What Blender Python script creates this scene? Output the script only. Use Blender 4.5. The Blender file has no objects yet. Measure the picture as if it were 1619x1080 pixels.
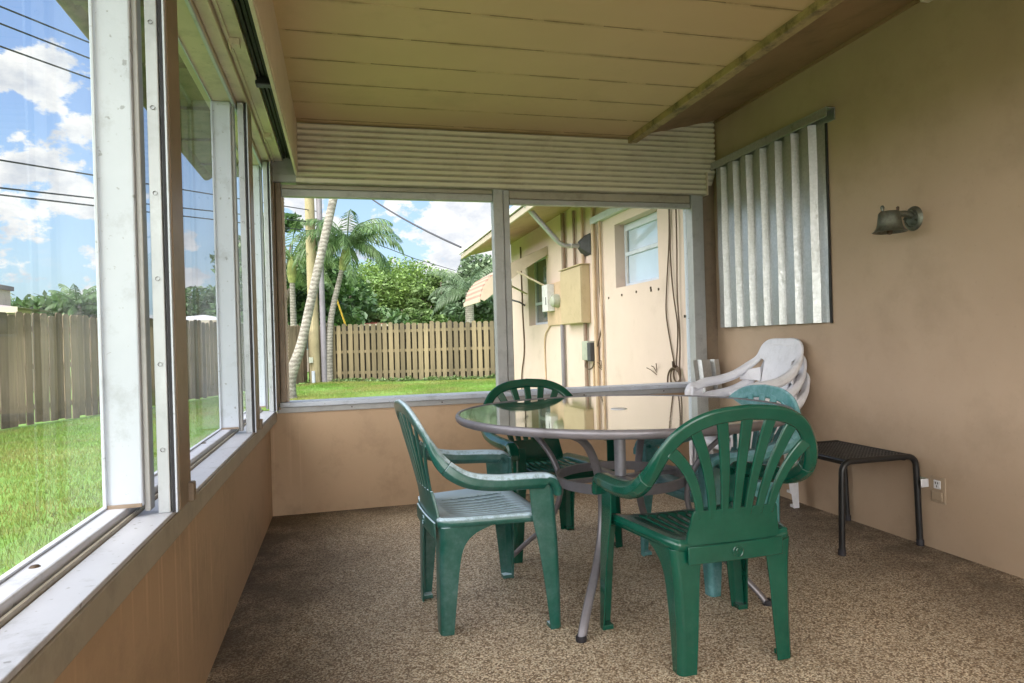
import bpy, math, random
import numpy as np
from mathutils import Vector, Matrix
random.seed(7); rng = np.random.default_rng(7)
R = math.radians
scene = bpy.context.scene
col = scene.collection

# ------------------------------------------------------------------ camera
FPX, CX, CY, H = 1055.07, 809.5, 540.0, 1.03
YAW, PITCH, ROLL = 0.2505, -0.0003, -0.0289
fw = Vector((math.sin(YAW)*math.cos(PITCH), math.cos(YAW)*math.cos(PITCH), math.sin(PITCH)))
r0 = Vector((math.cos(YAW), -math.sin(YAW), 0)); u0 = r0.cross(fw)
rt = r0*math.cos(ROLL)+u0*math.sin(ROLL); up = -r0*math.sin(ROLL)+u0*math.cos(ROLL)
cam = bpy.data.cameras.new('camera'); cam.sensor_width = 36; cam.lens = FPX/1619*36
cam.clip_end = 2000; cam.clip_start = .02
co = bpy.data.objects.new('camera', cam); col.objects.link(co)
m3 = Matrix((rt, up, -fw)).transposed()
co.matrix_world = Matrix.Translation((0, 0, H)) @ m3.to_4x4()
scene.camera = co

def at(x, y, X=None, Y=None, Z=None):
    """world point that photo pixel (x, y) shows on the plane X=, Y= or Z="""
    d = fw*FPX+rt*(x-CX)-up*(y-CY); o = Vector((0, 0, H))
    t = (X-o.x)/d.x if X is not None else (Y-o.y)/d.y if Y is not None else (Z-o.z)/d.z
    return o+d*t

# ------------------------------------------------------------------ materials
def nodes(name):
    m = bpy.data.materials.new(name); m.use_nodes = True
    nt = m.node_tree; return m, nt, nt.nodes['Principled BSDF']
def N(nt, typ, **kw):
    n = nt.nodes.new(typ)
    for k, v in kw.items():
        if k.startswith('i_'): n.inputs[k[2:].replace('_', ' ')].default_value = v
        elif isinstance(k, str) and hasattr(n, k): setattr(n, k, v)
    return n
def L(nt, a, b): nt.links.new(a, b)
def noise(nt, vec, scale, detail=5, rough=.6, lo=.35, hi=.65, stretch=None):
    if stretch:
        mp = N(nt, 'ShaderNodeMapping'); mp.inputs['Scale'].default_value = stretch; L(nt, vec, mp.inputs[0]); vec = mp.outputs[0]
    n = N(nt, 'ShaderNodeTexNoise'); n.inputs['Scale'].default_value = scale
    n.inputs['Detail'].default_value = detail; n.inputs['Roughness'].default_value = rough
    L(nt, vec, n.inputs['Vector'])
    mr = N(nt, 'ShaderNodeMapRange'); mr.inputs[1].default_value = lo; mr.inputs[2].default_value = hi
    L(nt, n.outputs['Fac'], mr.inputs[0]); return mr.outputs[0]
def mix(nt, fac, a, b):
    n = N(nt, 'ShaderNodeMix', data_type='RGBA')
    if hasattr(fac, 'links') or not isinstance(fac, (int, float)): L(nt, fac, n.inputs[0])
    else: n.inputs[0].default_value = fac
    for s, v in ((6, a), (7, b)):
        if isinstance(v, tuple): n.inputs[s].default_value = (*v, 1)[:4]
        else: L(nt, v, n.inputs[s])
    return n.outputs[2]
def mul(nt, a, b, op='MULTIPLY'):
    n = N(nt, 'ShaderNodeMath', operation=op)
    for s, v in ((0, a), (1, b)):
        if isinstance(v, (int, float)): n.inputs[s].default_value = v
        else: L(nt, v, n.inputs[s])
    return n.outputs[0]
def ocoord(nt): return N(nt, 'ShaderNodeTexCoord').outputs['Object']
def wcoord(nt): return N(nt, 'ShaderNodeNewGeometry').outputs['Position']
def bump(nt, b, h, strength=.3, dist=.01):
    n = N(nt, 'ShaderNodeBump'); n.inputs['Strength'].default_value = strength; n.inputs['Distance'].default_value = dist
    L(nt, h, n.inputs['Height']); L(nt, n.outputs[0], b.inputs['Normal'])

def paint(name, c, c2=None, dirt=(.05, .045, .035), amt=.25, rough=.55, scale=3., fine=60., bmp=.15, streak=0., metal=0., lo=.5, hi=.75, speck=0.):
    """weathered paint: large mottling, dirt, optional vertical drip streaks and small chips"""
    m, nt, b = nodes(name); v = wcoord(nt)
    c2 = c2 or tuple(x*.8 for x in c)
    k = mix(nt, noise(nt, v, scale, 6, .62, .3, .7), c, c2)
    if streak:
        s = noise(nt, v, 24., 2, .5, .56, .66, (1.6, 1.6, .012))
        s = mul(nt, s, noise(nt, v, 1.5, 4, .6, .50, .66, (1, 1, .6)))
        k = mix(nt, mul(nt, s, streak), k, tuple(min(1, x*1.7+.06) for x in c))
    d = noise(nt, v, scale*2.7, 8, .7, lo, hi)
    k = mix(nt, mul(nt, d, amt), k, dirt)
    if speck:
        k = mix(nt, mul(nt, noise(nt, v, 55., 3, .5, .66, .72), speck), k, dirt)
    L(nt, k, b.inputs['Base Color']); b.inputs['Roughness'].default_value = rough; b.inputs['Metallic'].default_value = metal
    h = noise(nt, v, fine, 4, .6, 0, 1)
    if bmp: bump(nt, b, h, bmp, .004)
    return m

def plain(name, c, rough=.5, metal=0., spec=None):
    m, nt, b = nodes(name); v = ocoord(nt)
    k = mix(nt, noise(nt, v, 14., 5, .6, .3, .75), c, tuple(x*.72 for x in c))
    L(nt, k, b.inputs['Base Color']); b.inputs['Metallic'].default_value = metal
    rr = noise(nt, v, 30., 4, .6, .2, .8)
    mr = N(nt, 'ShaderNodeMapRange'); mr.inputs[3].default_value = max(.02, rough-.08); mr.inputs[4].default_value = rough+.1
    L(nt, rr, mr.inputs[0]); L(nt, mr.outputs[0], b.inputs['Roughness'])
    return m

M = {}
M['wall_in'] = paint('tan_stucco_shaded', (.465, .345, .245), (.40, .29, .20), (.2, .145, .09), .26, .62, 1.1, 26., .22, speck=.12)  # porch shade put into this darker copy of the house stucco
M['wall_out'] = paint('peach_stucco_lit', (.66, .525, .455), (.60, .475, .41), (.36, .27, .21), .3, .7, 1.3, 80., .25, lo=.55)  # outdoor light put into this brighter copy of the same stucco
M['wall_low'] = paint('tan_knee_wall', (.53, .365, .235), (.46, .315, .20), (.12, .085, .05), .35, .55, 1.4, 80., .2, streak=.45)
M['wall_low_b'] = paint('tan_knee_wall_back', (.57, .395, .255), (.50, .345, .22), (.13, .085, .05), .3, .55, 1.6, 80., .2, streak=.12)
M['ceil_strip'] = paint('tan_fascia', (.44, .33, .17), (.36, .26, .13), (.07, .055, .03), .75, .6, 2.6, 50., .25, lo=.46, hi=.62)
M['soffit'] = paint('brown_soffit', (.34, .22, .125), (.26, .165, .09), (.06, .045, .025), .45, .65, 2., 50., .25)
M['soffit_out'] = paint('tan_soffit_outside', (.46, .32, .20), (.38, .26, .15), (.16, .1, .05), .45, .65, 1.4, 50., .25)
M['white'] = paint('white_weathered_paint', (.56, .60, .68), (.48, .52, .60), (.10, .10, .085), .5, .45, 2.2, 60., .12, streak=0, speck=.5, lo=.55, hi=.78)
M['white_sill'] = paint('white_sill_paint', (.54, .55, .61), (.46, .47, .53), (.07, .065, .05), .6, .4, 2.6, 50., .12, speck=.55, lo=.55, hi=.75)
M['cream'] = paint('cream_enamel', (.70, .60, .49), (.62, .52, .42), (.16, .13, .08), .4, .45, 3., 60., .1, speck=.3)
M['ribs'] = paint('cream_shutter_slats', (.74, .69, .58), (.68, .63, .52), (.26, .2, .13), .3, .45, 2., 60., .08)
def groove_shade(m, z0, pitch, w):  # paints the shade between the ribs into the slat colour
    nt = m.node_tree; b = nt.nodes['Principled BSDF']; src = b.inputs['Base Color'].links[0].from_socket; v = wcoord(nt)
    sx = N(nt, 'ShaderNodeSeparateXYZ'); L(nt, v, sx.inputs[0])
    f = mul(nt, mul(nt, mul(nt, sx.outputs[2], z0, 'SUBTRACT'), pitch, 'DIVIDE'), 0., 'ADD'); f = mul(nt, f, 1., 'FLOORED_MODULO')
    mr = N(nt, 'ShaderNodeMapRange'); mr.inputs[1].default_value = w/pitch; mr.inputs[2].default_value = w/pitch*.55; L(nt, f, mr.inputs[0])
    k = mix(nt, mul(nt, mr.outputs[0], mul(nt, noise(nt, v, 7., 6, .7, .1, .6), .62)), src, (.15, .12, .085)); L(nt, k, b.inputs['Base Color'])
groove_shade(M['ribs'], 2.074, .0375, .018)
M['ribs_l'] = paint('beige_shutter_slats', (.60, .47, .34), (.54, .42, .3), (.26, .2, .13), .3, .45, 2., 60., .08)
M['alu'] = paint('aluminium_extrusion', (.50, .53, .56), (.42, .44, .47), (.1, .1, .09), .3, .42, 5., 60., .05, metal=.25)
M['greyframe'] = paint('grey_painted_frame', (.43, .43, .43), (.36, .36, .36), (.1, .1, .09), .35, .45, 4., 60., .08, metal=.15)
M['taupe'] = paint('taupe_track', (.29, .22, .16), (.22, .165, .12), (.06, .05, .04), .4, .45, 4., 60., .06, metal=.2)
M['trim'] = paint('taupe_sill_trim', (.42, .38, .31), (.34, .30, .24), (.08, .07, .05), .4, .5, 3., 60., .08, metal=.1)
M['rubber'] = plain('dark_gasket', (.02, .018, .024), .7)
M['dark'] = plain('dark_slot', (.025, .025, .024), .7)
M['screw'] = plain('rusty_screw', (.09, .06, .04), .6, .5)
M['black'] = plain('black_powder_coat', (.012, .012, .013), .38)
M['pewter'] = paint('pewter_bell', (.20, .215, .18), (.11, .115, .09), (.02, .02, .018), .6, .42, 22., 140., .4, metal=.7)
M['tablemetal'] = paint('grey_table_metal', (.24, .225, .25), (.19, .18, .2), (.06, .055, .05), .3, .38, 9., 60., .05, metal=.35)
M['cable'] = plain('brown_cable', (.13, .085, .055), .6)
M['tanbox'] = paint('tan_steel_box', (.50, .395, .25), (.44, .345, .215), (.2, .14, .07), .3, .5, 4., 60., .06)
M['pipe_tan'] = paint('tan_painted_conduit', (.60, .44, .30), (.46, .33, .22), (.14, .1, .06), .35, .55, 4., 60., .1)
M['pipe_brown'] = paint('brown_conduit', (.30, .21, .16), (.22, .15, .11), (.1, .07, .04), .35, .55, 4., 60., .1)
M['greypipe'] = paint('galvanised_mast', (.50, .50, .56), (.40, .40, .45), (.14, .13, .12), .4, .4, 12., 60., .06, metal=.4)
M['darkgrey'] = plain('dark_grey_plastic', (.055, .055, .062), .6)
M['greybox'] = paint('grey_green_plastic', (.42, .44, .36), (.34, .36, .30), (.1, .1, .07), .35, .5, 9., 60., .06)
M['roof'] = paint('white_gravel_roof', (.58, .58, .58), (.46, .46, .46), (.2, .2, .18), .35, .8, 3., 40., .3)
M['roof_red'] = paint('red_roof', (.42, .10, .075), (.33, .08, .06), (.12, .05, .04), .3, .7, 1., 20., .2)
M['roof_grey'] = paint('grey_mauve_roof', (.30, .25, .26), (.24, .2, .21), (.12, .1, .1), .3, .7, 1., 20., .2)
M['gutter'] = paint('brown_overhang', (.27, .205, .17), (.19, .145, .12), (.05, .045, .03), .7, .6, 3.5, 60., .2, lo=.45, hi=.65)
M['awning'] = paint('cream_awning', (.50, .425, .33), (.45, .38, .30), (.3, .24, .16), .25, .5, 3., 60., .06)
M['awnstripe'] = paint('pink_awning_slats', (.42, .25, .20), (.38, .22, .18), (.3, .2, .16), .25, .5, 3., 60., .06)
M['pole'] = paint('utility_pole_wood', (.34, .29, .17), (.25, .21, .12), (.10, .08, .05), .5, .85, 1.5, 30., .4, streak=.4)
M['polegrey'] = paint('mauve_grey_riser', (.25, .23, .26), (.19, .175, .20), (.12, .1, .1), .4, .6, 2., 30., .1)
M['yellow'] = plain('yellow_guy_guard', (.70, .45, .04), .5)
M['wire'] = plain('power_cable', (.035, .035, .045), .7)
M['whiteplastic'] = paint('white_resin', (.78, .78, .82), (.71, .71, .76), (.33, .32, .31), .28, .38, 7., 60., .04)
M['label'] = plain('white_meter_face', (.75, .75, .78), .3)
M['outlet'] = paint('tan_outlet_plate', (.40, .31, .22), (.36, .27, .19), (.12, .09, .06), .3, .45, 12., 60., .05)

def plank_ceiling():
    m, nt, b = nodes('tan_board_ceiling'); v = wcoord(nt)
    k = mix(nt, noise(nt, v, 1.0, 5, .6, .3, .7), (.66, .475, .29), (.59, .415, .245))
    k = mix(nt, mul(nt, noise(nt, v, 1.7, 8, .68, .54, .8), .35), k, (.30, .2, .09))
    sy = N(nt, 'ShaderNodeSeparateXYZ'); L(nt, v, sy.inputs[0])
    pp_ = N(nt, 'ShaderNodeMath', operation='PINGPONG'); L(nt, mul(nt, sy.outputs[1], 4.2525, 'SUBTRACT'), pp_.inputs[0]); pp_.inputs[1].default_value = .1475
    sm_ = N(nt, 'ShaderNodeMapRange'); sm_.inputs[1].default_value = .026; sm_.inputs[2].default_value = .0; L(nt, pp_.outputs[0], sm_.inputs[0])
    k = mix(nt, mul(nt, mul(nt, sm_.outputs[0], noise(nt, v, 5., 7, .7, .42, .68)), .75), k, (.19, .115, .05))
    L(nt, k, b.inputs['Base Color']); b.inputs['Roughness'].default_value = .6
    bump(nt, b, noise(nt, v, 30., 5, .6, 0, 1, (.2, 1, 1)), .12, .004)
    return m
M['ceiling'] = plank_ceiling()
M['seam'] = paint('ceiling_seam_dirt', (.40, .28, .165), (.27, .18, .10), (.14, .09, .045), .5, .8, 9., 40., .3, lo=.42, hi=.6)

def floor_mat():
    m, nt, b = nodes('exposed_aggregate_floor'); v = wcoord(nt)
    vo = N(nt, 'ShaderNodeTexVoronoi', feature='F1'); vo.inputs['Scale'].default_value = 200.; L(nt, v, vo.inputs['Vector'])
    sp = N(nt, 'ShaderNodeSeparateColor'); L(nt, vo.outputs['Color'], sp.inputs[0])
    cr = N(nt, 'ShaderNodeValToRGB'); e = cr.color_ramp.elements
    e[0].position = 0; e[0].color = (.10, .062, .036, 1); e[1].position = 1; e[1].color = (1., .92, .76, 1)
    for p_, c_ in ((.3, (.27, .19, .12, 1)), (.5, (.62, .48, .34, 1)), (.75, (.95, .82, .63, 1))):
        q = e.new(p_); q.color = c_
    L(nt, sp.outputs[0], cr.inputs[0])
    k = cr.outputs[0]
    # grout between the pebbles
    gd = N(nt, 'ShaderNodeMapRange'); gd.inputs[1].default_value = .25; gd.inputs[2].default_value = .62
    L(nt, vo.outputs['Distance'], gd.inputs[0])
    k = mix(nt, mul(nt, gd.outputs[0], .5), k, (.22, .145, .085))
    # trodden dirt: broad blotches, grimy along the right wall, darker towards left and back
    k = mix(nt, mul(nt, noise(nt, v, 1.15, 9, .68, .45, .72), .5), k, (.17, .115, .07))
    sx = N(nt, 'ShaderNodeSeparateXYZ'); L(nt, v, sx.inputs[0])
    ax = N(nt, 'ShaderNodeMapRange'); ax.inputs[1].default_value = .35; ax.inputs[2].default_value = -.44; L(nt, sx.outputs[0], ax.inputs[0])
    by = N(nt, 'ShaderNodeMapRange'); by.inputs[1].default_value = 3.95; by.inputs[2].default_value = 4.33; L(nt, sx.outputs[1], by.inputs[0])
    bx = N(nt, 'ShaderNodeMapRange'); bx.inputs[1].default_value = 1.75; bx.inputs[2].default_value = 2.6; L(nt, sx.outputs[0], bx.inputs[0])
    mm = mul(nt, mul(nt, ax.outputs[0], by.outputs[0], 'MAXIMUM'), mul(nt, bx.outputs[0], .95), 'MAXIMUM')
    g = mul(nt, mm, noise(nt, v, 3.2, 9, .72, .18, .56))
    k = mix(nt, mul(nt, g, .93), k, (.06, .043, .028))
    L(nt, k, b.inputs['Base Color']); b.inputs['Roughness'].default_value = .62
    inv = mul(nt, 1., vo.outputs['Distance'], 'SUBTRACT')
    bump(nt, b, inv, .3, .005)
    return m
M['floor'] = floor_mat()
M['patio'] = paint('pale_bounce_concrete', (.62, .59, .53), (.54, .51, .46), (.2, .18, .15), .3, .85, 1.2, 40., .2)

def resin(name, c, chalk, amt, rough=.3, flat=.5):
    """moulded resin, sun-bleached in patches and on the faces turned to the sky"""
    m, nt, b = nodes(name); v = ocoord(nt)
    base = mix(nt, noise(nt, v, 6., 5, .6, .3, .7), c, tuple(x*.75 for x in c))
    ge = N(nt, 'ShaderNodeNewGeometry'); sz = N(nt, 'ShaderNodeSeparateXYZ'); L(nt, ge.outputs['Normal'], sz.inputs[0])
    upf = N(nt, 'ShaderNodeMapRange'); upf.inputs[1].default_value = .35; upf.inputs[2].default_value = .95; L(nt, sz.outputs[2], upf.inputs[0])
    n1 = noise(nt, v, 9., 7, .7, .36, .68)
    f = mul(nt, mul(nt, mul(nt, upf.outputs[0], flat), mul(nt, n1, amt), 'ADD'), noise(nt, v, 45., 4, .7, .1, .75))
    k = mix(nt, f, base, chalk)
    L(nt, k, b.inputs['Base Color'])
    mr = N(nt, 'ShaderNodeMapRange'); mr.inputs[3].default_value = rough; mr.inputs[4].default_value = min(.9, rough+.4)
    L(nt, f, mr.inputs[0]); L(nt, mr.outputs[0], b.inputs['Roughness'])
    bump(nt, b, noise(nt, v, 160., 3, .6, 0, 1), .06, .003); b.inputs['Coat Weight'].default_value = .35; b.inputs['Coat Roughness'].default_value = .12
    return m
M['green'] = resin('green_resin', (.001, .078, .048), (.14, .36, .30), .06, .2, .12)
M['green_b'] = resin('dark_green_resin', (.001, .068, .040), (.10, .28, .20), .05, .2, .15)
M['green_a'] = resin('bleached_green_resin', (.002, .095, .070), (.60, .76, .88), .14, .28, 2.4)
M['teal'] = resin('faded_teal_resin', (.03, .20, .19), (.30, .53, .62), .7, .4, 1.2)

def galvanised():
    m, nt, b = nodes('galvanised_steel'); v = wcoord(nt)
    vo = N(nt, 'ShaderNodeTexVoronoi'); vo.inputs['Scale'].default_value = 85.; L(nt, v, vo.inputs['Vector'])
    sp = N(nt, 'ShaderNodeSeparateColor'); L(nt, vo.outputs['Color'], sp.inputs[0])
    k = mix(nt, sp.outputs[0], (.42, .43, .43), (.49, .50, .50))
    k = mix(nt, mul(nt, noise(nt, v, 4., 8, .7, .48, .75, (1, 1, .3)), .4), k, (.33, .33, .31))
    k = mix(nt, mul(nt, noise(nt, v, 30., 4, .7, .64, .74, (1, 1, .35)), .5), k, (.2, .19, .16))
    L(nt, k, b.inputs['Base Color']); b.inputs['Metallic'].default_value = .78
    mr = N(nt, 'ShaderNodeMapRange'); mr.inputs[3].default_value = .30; mr.inputs[4].default_value = .42
    L(nt, sp.outputs[1], mr.inputs[0]); L(nt, mr.outputs[0], b.inputs['Roughness'])
    bump(nt, b, noise(nt, v, 30., 4, .6, 0, 1), .08, .004)
    return m
M['galv'] = galvanised()

def thin_glass(name, tint, haze=.05, refl=1.):
    """a single thin pane: mostly straight-through, Fresnel reflection, a film of dust"""
    m = bpy.data.materials.new(name); m.use_nodes = True; nt = m.node_tree; nt.nodes.clear()
    out = N(nt, 'ShaderNodeOutputMaterial'); tr = N(nt, 'ShaderNodeBsdfTransparent'); tr.inputs[0].default_value = (*tint, 1)
    gl = N(nt, 'ShaderNodeBsdfGlossy'); gl.inputs['Roughness'].default_value = .02
    lw = N(nt, 'ShaderNodeLayerWeight'); lw.inputs[0].default_value = .5
    fr = mul(nt, mul(nt, mul(nt, lw.outputs['Facing'], 5., 'POWER'), .9), .05, 'ADD')
    mx = N(nt, 'ShaderNodeMixShader'); L(nt, mul(nt, fr, refl), mx.inputs[0]); L(nt, tr.outputs[0], mx.inputs[1]); L(nt, gl.outputs[0], mx.inputs[2])
    df = N(nt, 'ShaderNodeBsdfDiffuse'); df.inputs[0].default_value = (.6, .62, .62, 1)
    v = wcoord(nt); d = mul(nt, noise(nt, v, 5., 8, .7, .4, .8, (1, 1, .4)), haze)
    m2 = N(nt, 'ShaderNodeMixShader'); L(nt, d, m2.inputs[0]); L(nt, mx.outputs[0], m2.inputs[1]); L(nt, df.outputs[0], m2.inputs[2])
    L(nt, m2.outputs[0], out.inputs[0]); return m
M['glass'] = thin_glass('window_glass', (.95, .97, .97), .05, .7)
M['glass_tint'] = thin_glass('grey_window_glass', (.66, .68, .72), .08, .7)

def table_glass():
    m, nt, b = nodes('rippled_table_glass'); v = ocoord(nt)
    k = mix(nt, noise(nt, v, 8., 5, .6, .3, .7), (.16, .18, .155), (.12, .14, .12))
    L(nt, k, b.inputs['Base Color']); b.inputs['Roughness'].default_value = .05
    b.inputs['IOR'].default_value = 2.3; b.inputs['Alpha'].default_value = .93
    b.inputs['Coat Weight'].default_value = 1.; b.inputs['Coat Roughness'].default_value = .02; b.inputs['Coat IOR'].default_value = 1.9
    mr = N(nt, 'ShaderNodeMapRange'); mr.inputs[3].default_value = .03; mr.inputs[4].default_value = .16; L(nt, noise(nt, v, 6., 8, .7, .5, .75), mr.inputs[0]); L(nt, mr.outputs[0], b.inputs['Coat Roughness'])
    h = noise(nt, v, 70., 2, .5, 0, 1)
    bump(nt, b, h, .02, .002)
    return m
M['tglass'] = table_glass()

def pane_mat(name, c, rough=.06):
    m, nt, b = nodes(name); v = wcoord(nt)
    L(nt, mix(nt, noise(nt, v, 2., 4, .6, .3, .7), c, tuple(x*.85 for x in c)), b.inputs['Base Color'])
    b.inputs['Roughness'].default_value = rough; b.inputs['IOR'].default_value = 1.8
    b.inputs['Coat Weight'].default_value = .6
    return m
M['pane_sky'] = pane_mat('sky_painted_pane', (.50, .60, .72))  # sky reflection put into the pane's base colour
M['pane_dark'] = pane_mat('dark_room_glass', (.10, .13, .15))

def wood(name, c, c2, grime):
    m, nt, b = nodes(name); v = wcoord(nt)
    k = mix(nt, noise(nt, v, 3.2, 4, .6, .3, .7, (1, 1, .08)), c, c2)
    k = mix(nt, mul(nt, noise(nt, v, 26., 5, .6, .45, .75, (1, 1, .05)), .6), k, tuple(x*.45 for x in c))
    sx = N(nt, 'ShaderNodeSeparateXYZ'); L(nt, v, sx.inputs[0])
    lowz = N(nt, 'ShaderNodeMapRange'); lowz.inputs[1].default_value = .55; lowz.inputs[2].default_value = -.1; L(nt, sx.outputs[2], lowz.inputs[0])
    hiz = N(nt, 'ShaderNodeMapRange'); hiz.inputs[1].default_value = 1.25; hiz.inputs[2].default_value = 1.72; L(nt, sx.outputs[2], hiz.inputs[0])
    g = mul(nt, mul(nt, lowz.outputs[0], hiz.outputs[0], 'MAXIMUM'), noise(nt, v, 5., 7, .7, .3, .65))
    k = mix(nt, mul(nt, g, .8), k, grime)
    ge = N(nt, 'ShaderNodeNewGeometry'); ri = N(nt, 'ShaderNodeMapRange'); ri.inputs[3].default_value = .62; ri.inputs[4].default_value = 1.3; L(nt, ge.outputs['Random Per Island'], ri.inputs[0])
    vm = N(nt, 'ShaderNodeVectorMath', operation='SCALE'); L(nt, k, vm.inputs[0]); L(nt, ri.outputs[0], vm.inputs['Scale'])
    L(nt, vm.outputs[0], b.inputs['Base Color']); b.inputs['Roughness'].default_value = .85
    bump(nt, b, noise(nt, v, 40., 4, .6, 0, 1, (1, 1, .06)), .3, .006)
    return m
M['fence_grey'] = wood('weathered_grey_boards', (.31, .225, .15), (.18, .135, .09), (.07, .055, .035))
M['fence_dark'] = wood('shaded_boards', (.055, .045, .03), (.04, .033, .022), (.02, .018, .014))  # shade of the fence gaps put into the rear board colour
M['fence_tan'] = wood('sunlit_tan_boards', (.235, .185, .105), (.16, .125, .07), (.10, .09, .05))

def trunk_mat(name, c, c2, ring=9.):
    m, nt, b = nodes(name); v = ocoord(nt)
    w = N(nt, 'ShaderNodeTexWave', wave_type='BANDS', bands_direction='Z'); w.inputs['Scale'].default_value = ring
    w.inputs['Distortion'].default_value = 5.; w.inputs['Detail'].default_value = 4; w.inputs['Detail Scale'].default_value = 3.; L(nt, v, w.inputs['Vector'])
    mr = N(nt, 'ShaderNodeMapRange'); mr.inputs[1].default_value = .25; mr.inputs[2].default_value = .6; L(nt, w.outputs['Fac'], mr.inputs[0])
    k = mix(nt, mr.outputs[0], c2, c)
    k = mix(nt, mul(nt, noise(nt, v, 7., 7, .7, .45, .7), .7), k, tuple(x*.4 for x in c2))
    L(nt, k, b.inputs['Base Color']); b.inputs['Roughness'].default_value = .9
    bump(nt, b, w.outputs['Fac'], .18, .02); return m
M['trunk'] = trunk_mat('ringed_palm_bark', (.30, .28, .245), (.19, .17, .145), 3.4)
M['bark'] = trunk_mat('grey_bark', (.22, .18, .145), (.15, .12, .095), 1.)
M['shaft'] = trunk_mat('green_crownshaft', (.25, .28, .09), (.18, .2, .06), .5)

def leaf(name, c, c2, trans=.35, sc=1.2):
    m = bpy.data.materials.new(name); m.use_nodes = True; nt = m.node_tree; nt.nodes.clear()
    out = N(nt, 'ShaderNodeOutputMaterial'); v = wcoord(nt)
    k = mix(nt, noise(nt, v, sc, 5, .7, .3, .7), c, c2)
    g = N(nt, 'ShaderNodeNewGeometry')
    wn = N(nt, 'ShaderNodeMapRange'); wn.inputs[3].default_value = .65; wn.inputs[4].default_value = 1.35
    L(nt, g.outputs['Random Per Island'], wn.inputs[0])
    vm = N(nt, 'ShaderNodeVectorMath', operation='SCALE'); L(nt, k, vm.inputs[0]); L(nt, wn.outputs[0], vm.inputs['Scale'])
    d = N(nt, 'ShaderNodeBsdfPrincipled'); d.inputs['Roughness'].default_value = .5; L(nt, vm.outputs[0], d.inputs['Base Color'])
    t = N(nt, 'ShaderNodeBsdfTranslucent'); L(nt, vm.outputs[0], t.inputs[0])
    mx = N(nt, 'ShaderNodeMixShader'); mx.inputs[0].default_value = trans
    L(nt, d.outputs[0], mx.inputs[1]); L(nt, t.outputs[0], mx.inputs[2]); L(nt, mx.outputs[0], out.inputs[0]); return m
M['leaf'] = leaf('broad_leaves', (.20, .30, .07), (.085, .165, .04), .3, .9)
M['leaf_dk'] = leaf('dark_leaves', (.12, .20, .065), (.055, .12, .045), .3, .9)
M['leaf_far'] = leaf('hazy_leaves', (.15, .21, .11), (.09, .15, .09), .3, .5)
M['leaf_lt'] = leaf('pale_leaves', (.19, .27, .09), (.10, .18, .06), .35, .9)
M['frond'] = leaf('palm_fronds', (.13, .21, .07), (.06, .125, .045), .3, 1.5)
def lawn(name, trans):
    m = leaf(name, (.20, .34, .05), (.13, .27, .035), trans, .8); nt = m.node_tree
    vm = [n for n in nt.nodes if n.type == 'VECT_MATH'][0]; src = vm.inputs[0].links[0].from_socket; v = wcoord(nt)
    k = mix(nt, noise(nt, v, .45, 6, .65, .40, .62), src, (.30, .30, .09)); k = mix(nt, mul(nt, noise(nt, v, 1.3, 7, .7, .53, .68), .7), k, (.27, .21, .10))
    L(nt, k, vm.inputs[0]); return m
M['grass'] = lawn('lawn_blades', .4)
M['grass_gr'] = paint('lawn_ground', (.145, .265, .045), (.105, .21, .035), (.19, .16, .08), .55, .95, .55, 14., .5, lo=.5, hi=.72)

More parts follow.
